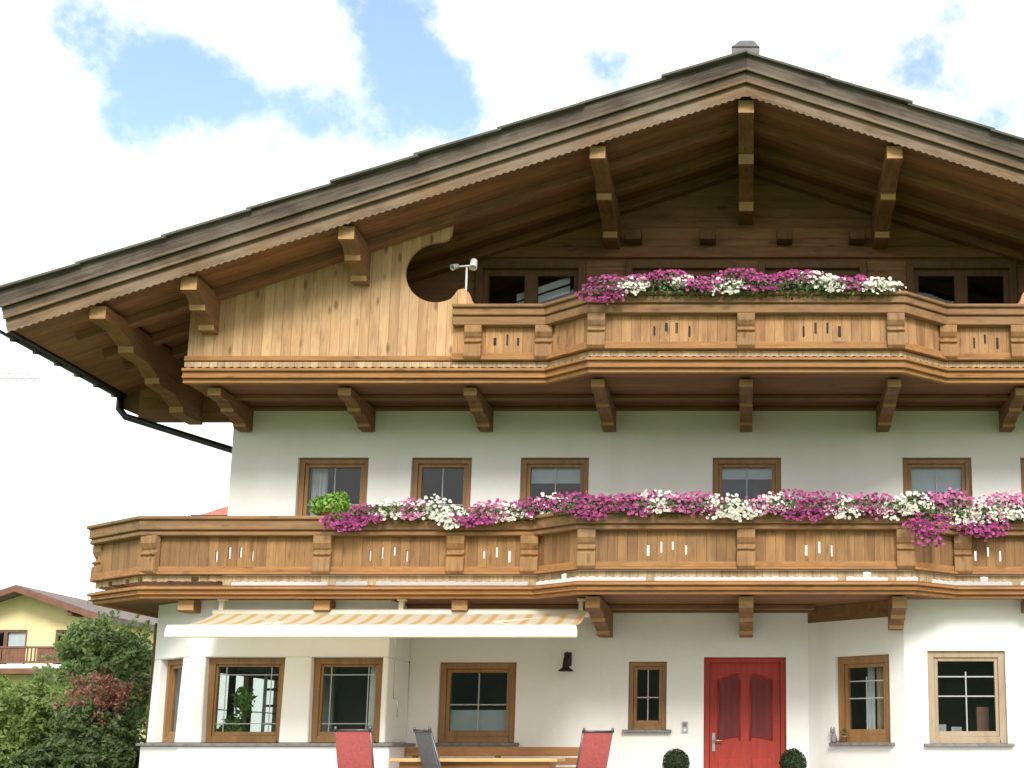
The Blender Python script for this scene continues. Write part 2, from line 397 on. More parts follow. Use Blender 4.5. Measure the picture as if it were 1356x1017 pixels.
# ------------------------------------------------------------------ ground
def gz(x, y):
    t = min(1, max(0, (-7 - y) / 5.0)); z = -.03 - .75 * t * t * (3 - 2 * t)
    return z
g = MB()
ys = [-900, -300, -100, -50, -30, -20] + [-16 + i * .5 for i in range(20)] + [-6, 0, 10, 30, 80, 300, 900]
xs = [-900, -300, -100, -40, -20, -10, 0, 10, 20, 40, 100, 300, 900]
V = [[g.bm.verts.new((x, y, gz(x, y))) for x in xs] for y in ys]
for j in range(len(ys) - 1):
    for i in range(len(xs) - 1): g.bm.faces.new((V[j][i], V[j][i + 1], V[j + 1][i + 1], V[j + 1][i])).smooth = True
g.build('lawn', 'grass', kind='structure')
g = MB(); g.box(-8.4, 8.6, -5.2, .2, -.2, 0); g.build('terrace', 'pave', kind='structure')

# ------------------------------------------------------------------ the chalet
chalet = thing('chalet', 'large white plastered chalet with broad wooden gable and two carved balconies', 'house')
H = chalet
A_ROOF = math.atan(.344)
SOF = lambda x: 9.08 - .344 * abs(x)          # underside of the roof
TOP = lambda x: 9.61 - .344 * abs(x)
YF, YB = -2.28, 12.0

def window(X0, X1, Z0, Z1, o=(0, 0), d=(1, 0), fmat='frame', fw=.075, sash=.05, rec=.07, sill=True, muntin='cross', blind=0, cur=None, low=0, sm='sill', silld=.07):
    """frame + sash in an opening; local x along the wall, y into the house; 'window' holds pane, muntin, sill, blind"""
    o3 = Vector((o[0], o[1], 0)); dv = Vector((d[0], d[1], 0)).normalized()
    mtx = Matrix.Translation(o3) @ Matrix.Rotation(math.atan2(dv.y, dv.x), 4, 'Z')
    m = MB(); y0 = rec
    m.box(X0, X0 + fw, y0, y0 + .09, Z0, Z1); m.box(X1 - fw, X1, y0, y0 + .09, Z0, Z1)
    m.box(X0 + fw, X1 - fw, y0, y0 + .09, Z1 - fw, Z1); m.box(X0 + fw, X1 - fw, y0, y0 + .09, Z0, Z0 + fw)
    a0, a1, b0, b1 = X0 + fw, X1 - fw, Z0 + fw, Z1 - fw; y1 = y0 + .022
    m.box(a0, a0 + sash, y1, y1 + .06, b0, b1); m.box(a1 - sash, a1, y1, y1 + .06, b0, b1)
    m.box(a0 + sash, a1 - sash, y1, y1 + .06, b1 - sash, b1); m.box(a0 + sash, a1 - sash, y1, y1 + .06, b0, b0 + sash + .02)
    fr = m.xf(mtx).build('window', fmat, H, .006)
    p0, p1, q0, q1 = a0 + sash, a1 - sash, b0 + sash + .02, b1 - sash
    m = MB(); m.quad((p0, y1 + .03, q0), (p1, y1 + .03, q0), (p1, y1 + .03, q1), (p0, y1 + .03, q1)); m.xf(mtx).build('pane', 'glass', fr)
    mw = .008; yy = y1 + .022
    m = MB(); xm, zm = (p0 + p1) / 2, q0 + (q1 - q0) * .45
    if muntin == 'cross':
        m.box(xm - mw, xm + mw, yy, yy + .006, q0, q1); m.box(p0, xm - mw, yy, yy + .006, zm - mw, zm + mw); m.box(xm + mw, p1, yy, yy + .006, zm - mw, zm + mw)
    elif muntin == 'three':
        for k in (.5, .78):
            z = q0 + (q1 - q0) * k; m.box(p0, xm - mw, yy, yy + .006, z - mw, z + mw); m.box(xm + mw, p1, yy, yy + .006, z - mw, z + mw)
        m.box(xm - mw, xm + mw, yy, yy + .006, q0, q0 + (q1 - q0) * .85)
    elif muntin == 'border':
        e = .10; w2 = .006
        m.box(p0 + e - w2, p0 + e + w2, yy, yy + .006, q0, q1); m.box(p1 - e - w2, p1 - e + w2, yy, yy + .006, q0, q1)
        for z in (q0 + e, q1 - e):
            for s0, s1 in ((p0, p0 + e - w2), (p0 + e + w2, p1 - e - w2), (p1 - e + w2, p1)): m.box(s0, s1, yy, yy + .006, z - w2, z + w2)
    if len(m.bm.verts): m.xf(mtx).build('muntin', 'muntin', fr)
    if sill:
        m = MB(); m.box(X0 - .07, X1 + .07, -silld, rec + .01, Z0 - .04, Z0 + .002); m.xf(mtx).build('sill', sm, fr, .006)
    if blind:
        m = MB(); m.box(p0 - .02, p1 + .02, y1 + .075, y1 + .08, q1 - (q1 - q0) * blind, q1 + .03); m.xf(mtx).build('blind', 'blind', fr)
    if low:
        m = MB(); m.box(p0 - .02, p1 + .02, y1 + .075, y1 + .08, q0 - .03, q0 + (q1 - q0) * low); m.xf(mtx).build('privacy_blind', 'blind', fr)
    if cur:
        for (c0, c1, cm) in cur:
            m = MB(); n = 14; x0_, x1_ = p0 + (p1 - p0) * c0, p0 + (p1 - p0) * c1
            pts = [(x0_ + (x1_ - x0_) * i / n, y1 + .16 + .025 * math.sin(i * 2.3)) for i in range(n + 1)]
            for a, b in zip(pts, pts[1:]): m.quad((a[0], a[1], q0 - .05), (b[0], b[1], q0 - .05), (b[0], b[1], q1 + .05), (a[0], a[1], q1 + .05))
            m.xf(mtx).build('curtain', cm, fr)
    return fr

# --- first-floor wall (between the balconies), side and back walls
first_win = [(-6.16, -5.19), (-4.60, -3.77), (-3.10, -2.16), (-.46, .48), (2.15, 3.10), (3.77, 4.6), (5.19, 6.16)]
m = MB(); m.wallface((-7.08, 0), (1, 0), 14.16, 2.77, 5.62, .34, [(a + 7.08, b + 7.08, 3.62, 4.83) for a, b in first_win]); m.build('wall', 'plaster', H)
for i, (a, b) in enumerate(first_win):
    window(a, b, 3.62, 4.83, blind={2: .22, 3: .16, 4: .35}.get(i, 0), cur=[(0, .3, 'curtain')] if i in (0,) else None)
m = MB(); m.box(-7.08, -6.75, .345, 4.2, 2.62, 6.5); m.box(-7.08, -6.75, 4.201, YB, -.2, 6.5); m.box(-7.74, -7.081, 4.201, 4.4, -.2, 2.62); m.box(6.75, 7.08, .345, YB, -.2, 6.5); m.box(-7.08, 7.08, YB, YB + .3, -.2, 6.5)
m.build('wall', 'plaster', H)
m = MB(); m.box(-6.74, 6.74, .36, YB - .01, 2.66, 2.74); m.box(-6.74, 6.74, .36, YB - .01, 5.42, 5.5); m.box(-4.5, 6.74, 3.2, 3.3, -.1, 2.65); m.box(-6.74, -4.51, 4.3, 4.4, -.1, 2.65); m.box(-4.5, -4.4, .35, 4.29, -.1, 2.65); m.box(-6.74, 6.74, 2.6, 2.7, 2.75, 5.41)
m.build('floor', 'room', H)
m = MB(); m.box(-6.74, 6.74, 2.4, 2.5, 5.55, 8.5); m.build('floor', 'dark', H)  # dark partition: the attic's gloom behind the panes, painted as colour

# --- ground floor centre wall with door opening
gw = [(-4.10, -3.07, .97, 2.03, 0), (-1.57, -1.06, 1.14, 2.04, 0)]
DOOR = (-.565, .535, 0, 2.10)
m = MB(); m.wallface((-4.5, 0), (1, 0), 5.33, -.1, 2.757, .34, [(a + 4.5, b + 4.5, c, e) for a, b, c, e, _ in gw] + [(DOOR[0] + 4.5, DOOR[1] + 4.5, -.05, DOOR[3])])
m.build('wall', 'plaster', H)
window(-4.10, -3.07, .97, 2.03, low=.36, fw=.085, cur=None)
window(-1.57, -1.06, 1.14, 2.04, fw=.06, sash=.045)
# --- right bay: chamfer and front
ch_o, ch_e = Vector((.83, 0)), Vector((1.99, -1.1)); chL = (ch_e - ch_o).length
m = MB(); m.wallface(ch_o, ch_e - ch_o, chL, -.1, 2.757, .3, [(.47, 1.36, .97, 2.08)]); m.build('wall', 'plaster', H)
window(.47, 1.36, .97, 2.08, o=ch_o, d=ch_e - ch_o, fw=.10, rec=.05, cur=[(.36, .52, 'curtain'), (.60, 1.0, 'tan')], muntin='three')
m = MB(); m.wallface((1.99, -1.1), (1, 0), 5.11, -.1, 2.757, .3, [(.29, 1.27, .96, 2.11), (2.6, 3.6, .96, 2.11)]); m.box(6.8, 7.1, -.79, .34, -.1, 2.62); m.build('wall', 'plaster', H)
window(.29, 1.27, .96, 2.11, o=(1.99, -1.1), fmat='frame_grey', fw=.085, rec=.04, muntin='three', sash=.045)
window(2.6, 3.6, .96, 2.11, o=(1.99, -1.1), fmat='frame_grey', fw=.085, rec=.04, muntin='three', sash=.045)
m = MB(); m.box(2.3, 2.55, -.72, -.6, 1.0, 1.2); m.box(2.62, 2.75, -.70, -.62, 1.05, 1.17); m.box(2.95, 3.1, -.7, -.6, 1.05, 1.42, 1); m.build('shelf_goods', ['conc', 'nwood'], H)
# --- left bay: parapet, pillars, header, windows
bx = [(-7.74, -.17), (-7.74, -.42), (-7.0, -1.1), (-4.5, -1.1), (-4.5, 0)]
m = MB(); m.sweep(bx, -.30, .0, 2.03, 2.757); m.build('wall', 'plaster', H, .01)          # header
m = MB(); m.sweep(bx, -.30, .08, -.1, .93); m.build('parapet', 'plaster', H, .01)
m = MB(); m.sweep(bx, -.31, .13, .93, .965); m.build('parapet_sill', 'sill', H, .004)
# pillars with a slight batter
def pillar(poly, grow, z0=.966, z1=2.029):
    m = MB(); c = sum((Vector(p) for p in poly), Vector((0, 0))) / len(poly)
    A = [m.bm.verts.new((p[0] + (p[0] - c.x) * grow, p[1] + (p[1] - c.y) * grow, z0)) for p in poly]; B = [m.bm.verts.new((p[0], p[1], z1)) for p in poly]
    n = len(poly)
    for i in range(n): m.bm.faces.new((A[i], A[(i + 1) % n], B[(i + 1) % n], B[i]))
    m.bm.faces.new(A[::-1]); m.bm.faces.new(B); m.build('pillar', 'plaster', H, .012)
pillar([(-7.74, -.18), (-7.74, -.42), (-7.61, -.54), (-7.45, -.35), (-7.45, -.18)], .12)
pillar([(-7.14, -.97), (-7.0, -1.1), (-6.80, -1.1), (-6.80, -.80), (-6.95, -.78)], .16)
pillar([(-5.80, -1.1), (-5.47, -1.1), (-5.47, -.80), (-5.80, -.80)], .10)
pillar([(-4.57, -1.1), (-4.5, -1.1), (-4.5, -.02), (-4.80, -.02), (-4.80, -.80), (-4.57, -.80)], .03)
bo, bd = Vector((-7.61, -.54)), Vector((-7.14, -.97)) - Vector((-7.61, -.54)); bl = bd.length
window(.0, bl, .97, 2.03, o=bo, d=bd, fw=.07, rec=.10, sill=False, muntin=None, cur=[(.1, .45, 'curtain')])
window(.0, 1.0, .97, 2.03, o=(-6.80, -1.1), fw=.085, rec=.12, sill=False, muntin='border', sash=.03)
window(.0, .90, .97, 2.03, o=(-5.47, -1.1), fw=.085, rec=.12, sill=False, muntin='border', sash=.03)
m = MB(); m.box(-8.2, -8.06, .55, .69, 0, 2.6); m.build('support_post', 'frame_dark', H, .01)

# --- front door
m = MB(); x0, x1 = DOOR[0], DOOR[1]
m.box(x0, x0 + .075, .10, .2, 0, 2.10); m.box(x1 - .075, x1, .10, .2, 0, 2.10); m.box(x0 + .075, x1 - .075, .10, .2, 2.03, 2.10)
dr = MB(); a0, a1 = x0 + .077, x1 - .077; cx = (a0 + a1) / 2
dr.box(a0, a1, .135, .18, 0.01, 2.028)
door = dr.build('door', 'door', H, .004)
m.build('door_frame', 'door', door, .008)
for sgn in (-1, 1):
    xa, xb = (cx - .345, cx - .085) if sgn < 0 else (cx + .085, cx + .345)
    hi, lo = (xb, xa) if sgn < 0 else (xa, xb)
    n = 8; arch = [(lo + (hi - lo) * i / n, 1.78 + .075 * math.sin(i / n * math.pi / 2)) for i in range(n + 1)]
    bot = [(lo + (hi - lo) * i / n, 1.00 + .045 * math.sin(i / n * math.pi / 2)) for i in range(n + 1)]
    poly = bot + arch[::-1]
    q = MB(); q.prism(poly, 'Y', .122, .136)
    for k in range(3):
        xx = xa + (xb - xa) * (k + .5) / 3; q.box(xx - .028, xx + .028, .116, .122, 1.06, 1.76)
    q.build('door_panel', 'door_dark', door, .006)
    q = MB()
    for a, b in zip(arch, arch[1:]): q.tube([(a[0], .13, a[1] + .02), (b[0], .13, b[1] + .02)], .012, 6)
    q.tube([(xa - .015, .13, 1.0), (xa - .015, .13, 1.80)], .011, 6); q.tube([(xb + .015, .13, 1.0), (xb + .015, .13, 1.80)], .011, 6)
    q.build('door_moulding', 'door', door)
for sgn in (-1, 1):
    q = MB(); q.box(cx + sgn * .22 - .14, cx + sgn * .22 + .14, .124, .136, .2, .78); q.build('door_panel', 'door', door, .01)
q = MB(); q.box(a0 + .035, a0 + .075, .125, .136, .86, 1.10); q.tube([(a0 + .055, .13, 1.0), (a0 + .055, .08, 1.0), (a0 + .17, .075, 1.0)], .011, 8); q.build('door_handle', 'steel', door)
m = MB(); m.box(x0 - .1, x1 + .1, -.35, .1, 0, .03); m.build('doorstep', 'sill', H, .008)

# --- gable loggia wall under the roof
gx = 7.05
m = MB()
gwin = [(-3.71, -2.36), (-1.60, -.28), (.27, 1.60), (2.36, 3.71)]
GZ0, GZ1 = 5.75, 7.55
holes = [(a + gx, b + gx, GZ0, GZ1) for a, b in gwin]
m.wallface((-gx, 0), (1, 0), 2 * gx, 5.62, 7.58, .2, holes)
m.prism([(-4.3, 7.585), (4.3, 7.585), (0, 9.06)], 'Y', .0, .2)
m.build('gable_wall', 'gablewall', H)
m = MB(); m.box(-4.1, 4.1, -.07, -.002, 7.70, 7.86)                       # cross beam
m.prism([(-4.2, 7.86), (-3.6, 7.86), (0, 9.02 - .04), (3.6, 7.86), (4.2, 7.86), (4.2, 7.70), (0, 9.1)], 'Y', -.0, -.001) if 0 else None
m.build('tie_beam', 'rafter', H, .01)
for x in (-1.58, -.54, .54, 1.56): MB().box(x - .11, x + .11, -.26, -.002, 7.90, 8.05).build('beam_end', 'frame_dark', H, .01)
for i, (a, b) in enumerate(gwin):
    fr = None; fm = 'frame_dark' if i in (1, 2) else 'frame_dark'
    q = MB(); y0 = -.05
    q.box(a - .1, a, y0, .0 - .003, GZ0, GZ1 + .1); q.box(b, b + .1, y0, -.003, GZ0, GZ1 + .1); q.box(a, b, y0, -.003, GZ1, GZ1 + .1)
    q.box(a, a + .07, .03, .12, GZ0, GZ1); q.box(b - .07, b, .03, .12, GZ0, GZ1); xm = (a + b) / 2
    q.box(xm - .09, xm + .09, .03, .12, GZ0, GZ1)
    for (s, e) in ((a + .07, xm - .09), (xm + .09, b - .07)): q.box(s, e, .03, .12, GZ1 - .09, GZ1); q.box(s, e, .03, .12, GZ0, GZ0 + .1)
    fr = q.build('window', 'frame_dark', H, .006)
    q = MB()
    for (s, e) in ((a + .07, xm - .09), (xm + .09, b - .07)): q.quad((s, .08, GZ0), (e, .08, GZ0), (e, .08, GZ1), (s, .08, GZ1))
    q.build('pane', 'glass', fr)
    if i == 0:                                                       # added pale sloping boards imitate a bright reflection in the pane
        q = MB()
        for k, (u0, z0) in enumerate(((-3.30, 6.98), (-3.25, 7.12))):
            q.prism([(u0, z0), (-2.5, z0 + .27), (-2.5, z0 + .37), (u0, z0 + .10)], 'Y', .14, .16)
        q.build('reflection_board', 'curtain', fr)

# --- carved brackets
def corbel(x, ytip, yroot, ztop, drop, wd=.19, steps=3, name='bracket', tip=.17, mi=None):
    """stepped, scrolled bracket seen from the side, extruded to width wd"""
    L_ = yroot - ytip; pts = [(ytip, ztop), (ytip, ztop - tip)]
    z = ztop - tip; y = ytip
    dz = (drop - tip) / max(1, steps - 1) if steps > 1 else 0; dy = L_ * .78 / max(1, steps - 1) if steps > 1 else 0
    for k in range(steps - 1):
        pts += [(y + .05, z - .012), (y + dy * .55, z - .012)]
        ny, nz = y + dy, z - dz
        n = 5
        for j in range(1, n + 1):
            t = j / n
            pts.append((y + dy * .55 + (ny - y - dy * .55) * t ** .7 * .8, z - .02 - (dz * .45) * t))
        pts += [(ny - .02, nz + dz * .4), (ny, nz)]
        y, z = ny, nz
    pts += [(y + .04, z - .012), (yroot, z - .012), (yroot, ztop)]
    o = MB().prism(pts, 'X', x - wd / 2, x + wd / 2)
    o.bm.faces.ensure_lookup_table(); o.bm.normal_update()
    for f in o.bm.faces:
        if abs(f.normal.y) > .72: f.material_index = 1
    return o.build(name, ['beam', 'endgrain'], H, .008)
BRX = (0, 1.88, 3.58, 5.21, 6.90)
for s in (-1, 1):
    for x in BRX:
        if x == 0 and s > 0: continue
        c = x < 2.0
        corbel(s * x, -1.62 if c else -1.20, -.002, 5.50, .30, .17, tip=.10)                       # under the upper balcony
        if c: corbel(s * x, -1.70, -.002 if x == 0 or s < 0 else -1.15, 2.73, .36, .18, tip=.14)   # under the lower balcony
    for x in (3.58, 5.30, 7.0):
        corbel(s * x, -1.36, -1.105, 2.73, .15, .20, 1, 'joist_end', .14) if s < 0 or x > 3 else None
# purlins under the roof
for s in (-1, 1):
    for x, yr, dr_, st in ((0, 0, .80, 3), (1.88, 0, .57, 3), (5.0, -1.37, .50, 3), (6.92, -1.37, .50, 3), (8.02, 1.0, .75, 4)):
        if x == 0 and s > 0: continue
        zt = SOF(x) - .034 if x else SOF(0) - .06
        corbel(s * x, YF + .10, yr - .003, zt, dr_, .20, st, 'purlin', .17)

# --- timber siding panels of the gable
def gable_panel(s):
    pts = [(-7.2, 5.80), (-3.52, 5.80), (-3.52, 6.56), (-3.56, 6.62), (-3.60, 6.72), (-3.67, 6.78), (-3.75, 6.76), (-3.80, 6.68)]
    n = 20
    for i in range(n + 1):
        a = R(-62) - R(205) * i / n * 1.0
        pts.append((-4.03 + .41 * math.cos(a), 7.0 + .41 * math.sin(a)))
    pts += [(-3.98, 7.42), (-3.90, 7.45), (-3.86, 7.52), (-3.84, SOF(3.84) - .03), (-7.2, SOF(7.2) - .03)]
    pts = [(s * -p[0], p[1]) for p in pts]
    m = MB(); m.prism(pts, 'Y', -1.40, -1.35)
    o = m.build('siding', 'siding', H)
    m = MB(); xs = sorted((s * 7.2, s * 7.15)); m.box(xs[0], xs[1], -1.349, -.01, 5.69, SOF(7.2) - .03); m.build('siding', 'gablewall', H)
    m = MB(); a, b = sorted((s * 7.23, s * 3.8))
    m.box(a, b, -1.425, -1.401, 5.80, 5.865); m.build('moulding', 'fascia', H, .006)
gable_panel(-1); gable_panel(1)

# --- balconies
def cutsweep(m, p, q, z0, z1, th, holes, inset0, inset1):
    d = (Vector(q) - Vector(p)); Ln = d.length; d.normalize()
    o = Vector(p) + d * inset0
    m.wallface(o, d, Ln - inset0 - inset1, z0, z1, th, [(a - inset0, b - inset0, c, e) for a, b, c, e in holes])
def post(par, x, y, ang, z0, z1, wd=.22):
    h = z1 - z0; d0, d1, d2 = .075, .105, .055
    pr = [(0, 0), (-d0, 0), (-d1, .035), (-d1, h * .40), (-d0, h * .43), (-d0, h * .47), (-d1, h * .50), (-d1, h * .54), (-d2, h * .58), (-d2, h * .63), (-d0, h * .68), (-d1, h * .80), (-d1, h), (0, h)]
    m = MB().prism(pr, 'X', -wd / 2, wd / 2)
    m.xf(Matrix.Translation((x, y, z0)) @ Matrix.Rotation(ang, 4, 'Z'))
    return m.build('post', 'post', par, .006)
def slits(c0s, z0, z1, p, w=.036):          # along-section positions for small vertical cut-outs at given X
    return [(abs(c - p) - w * q / 2, abs(c - p) + w * q / 2, z0 + dz + random.uniform(-.005, .05), z1 + dz) for c, dz in c0s for q in (random.uniform(.65, 1.1),)]
def sl(*cs):
    n = len(cs); out = []
    for i, c in enumerate(cs): out.append((c, .035 if (0 < i < n - 1) else -.01))
    return out
def balcony(path, z, pmat, posts, slitx, start, end, deckpath, strip_gap):
    zr, z_r1, z_r2, zp, zl, zs1, zs0, zf1, zf0 = z
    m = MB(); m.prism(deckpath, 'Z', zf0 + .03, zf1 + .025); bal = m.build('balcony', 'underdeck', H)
    core = path[start:end]
    full = path
    # rail: cap board and two stepped mouldings
    m = MB(); m.sweep(core, -.20, .15, zr - .045, zr); m.build('handrail', 'rail', bal, .01)
    m = MB(); m.sweep(core, -.10, .115, z_r1, zr - .046); m.sweep(core, -.09, .085, z_r1 - .022, z_r1 - .001); m.sweep(core, -.10, .10, z_r2, z_r1 - .023); m.build('rail_moulding', 'rail', bal, .008)
    # panels
    for i in range(len(core) - 1):
        p, q = core[i], core[i + 1]; m = MB(); hs = []
        if abs(p[1] - q[1]) < 1e-3:
            for grp in slitx:
                if all(min(p[0], q[0]) < c < max(p[0], q[0]) for c in grp): hs += slits(sl(*grp), zl + .135, zl + .285, p[0])
        cutsweep(m, p, q, zl, z_r2 - .001, .035, hs, 0, 0)
        m.build('panel', pmat, bal)
    # ledge under the panels
    m = MB(); m.sweep(core, -.03, .045, zl - .001, zl + .065); m.sweep(core, -.03, .07, zl - .035, zl - .002); m.build('ledge', 'fascia', bal, .006)
    # strip of short boards
    m = MB()
    for i in range(len(full) - 1):
        p, q = Vector(full[i]), Vector(full[i + 1]); d = q - p; Ln = d.length; d.normalize(); nr = Vector((d.y, -d.x))
        k = int(Ln / .10)
        for j in range(k):
            a = p + d * (Ln * j / k); b = p + d * (Ln * (j + 1) / k)
            if strip_gap:
                zz = zs0 + random.choice((.045, .05, .05, .055, .05, 0.0 if random.random() < .25 else .05))
                if random.random() < .06: zz = zs1 - .012
            else: zz = zs0 + .006
            a0, b0 = a - nr * .02, b - nr * .02
            dn = .016 if not strip_gap else -.008
            mid = (a + b) / 2; mid0 = (a0 + b0) / 2
            vs = [(a, zz + dn), (mid, zz), (b, zz + dn), (b, zs1), (a, zs1)]; vb = [(a0, zz + dn), (mid0, zz), (b0, zz + dn), (b0, zs1), (a0, zs1)]
            A = [m.bm.verts.new((v.x, v.y, h)) for v, h in vs]; B = [m.bm.verts.new((v.x, v.y, h)) for v, h in vb]
            m.bm.faces.new(A); m.bm.faces.new(B[::-1])
            for t in range(5): m.bm.faces.new((A[t], B[t], B[(t + 1) % 5], A[(t + 1) % 5]))
    m.build('trim_strip', 'strip', bal)
    # fascia mouldings
    m = MB(); h = zf1 - zf0
    m.sweep(full, -.05, .085, zf1 - .035, zf1); m.sweep(full, -.05, .045, zf0 + h * .45, zf1 - .036); m.sweep(full, -.05, .065, zf0 + h * .32, zf0 + h * .45 - .001); m.sweep(full, -.05, .02, zf0, zf0 + h * .32 - .001)
    m.build('fascia', 'fascia', bal, .006)
    for x, y, ang in posts: post(bal, x, y, ang, zl - .03, z_r2 - .001)
    return bal
# lower balcony
LP = [(-8.45, 5.0), (-8.45, -.72), (-7.52, -1.45), (-2.62, -1.45), (-2.02, -1.95), (2.02, -1.95), (2.62, -1.45), (7.52, -1.45), (8.45, -.72), (8.45, 5.0)]
a45 = math.atan2(.5, .6)
lposts = [(s * x, y, s * a) for s in (-1, 1) for x, y, a in ((3.62, -1.45, 0), (5.28, -1.45, 0), (2.70, -1.45, 0), (1.93, -1.95, 0), (7.42, -1.45, .3), (8.40, -.66, .7))] + [(0, -1.95, 0)]
lsl = [(-6.62, -6.46, -6.32, -6.17), (-4.70, -4.55, -4.40, -4.24), (-3.28, -3.12, -2.96), (-1.19, -1.03, -.89, -.73), (.73, .89, 1.04), (2.87, 3.03, 3.18), (4.24, 4.40, 4.55, 4.70), (6.17, 6.32, 6.46, 6.62)]
ld = [(x, y) for x, y in LP] + [(7.1, 5.0), (7.1, .0), (-7.1, .0), (-7.1, 5.0)]
balcony(LP, (3.75, 3.58, 3.51, None, 3.06, 3.02, 2.90, 2.87, 2.73), 'panel', lposts, lsl, 0, len(LP), ld, True)
# upper balcony (rail only between the siding panels)
UP = [(-7.22, -1.42), (-3.78, -1.42), (-2.55, -1.42), (-1.95, -1.92), (1.95, -1.92), (2.55, -1.42), (3.78, -1.42), (7.22, -1.42)]
uposts = [(s * x, y, 0) for s in (-1, 1) for x, y in ((3.51, -1.42), (2.60, -1.42), (1.87, -1.92))] + [(0, -1.92, 0)]
usl = [(-3.24, -3.08, -2.94), (-1.15, -1.0, -.87, -.71), (.72, .87, 1.02, 1.17), (2.94, 3.08, 3.24)]
ud = UP + [(7.22, .0), (-7.22, .0)]
balcony(UP, (6.52, 6.38, 6.25, None, 5.83, 5.785, 5.70, 5.68, 5.50), 'panel_up', uposts, usl, 1, len(UP) - 1, ud, False)
# beams running along under both balconies
m = MB(); m.box(-7.05, 7.05, -.74, -.62, 5.475, 5.529); m.box(-7.05, 7.05, -.10, -.003, 5.485, 5.529); m.build('ceiling_beam', 'rafter', H, .008)
m = MB(); m.box(-4.45, .9, -.5, -.38, 2.69, 2.759); m.box(-4.45, .9, -.12, -.003, 2.685, 2.759); m.build('ceiling_beam', 'rafter', H, .008)
m = MB(); m.wallface((.83, -.02), (1.16, -1.1), 1.5, 2.55, 2.757, .03, []); m.build('ceiling_beam', 'beam', H)

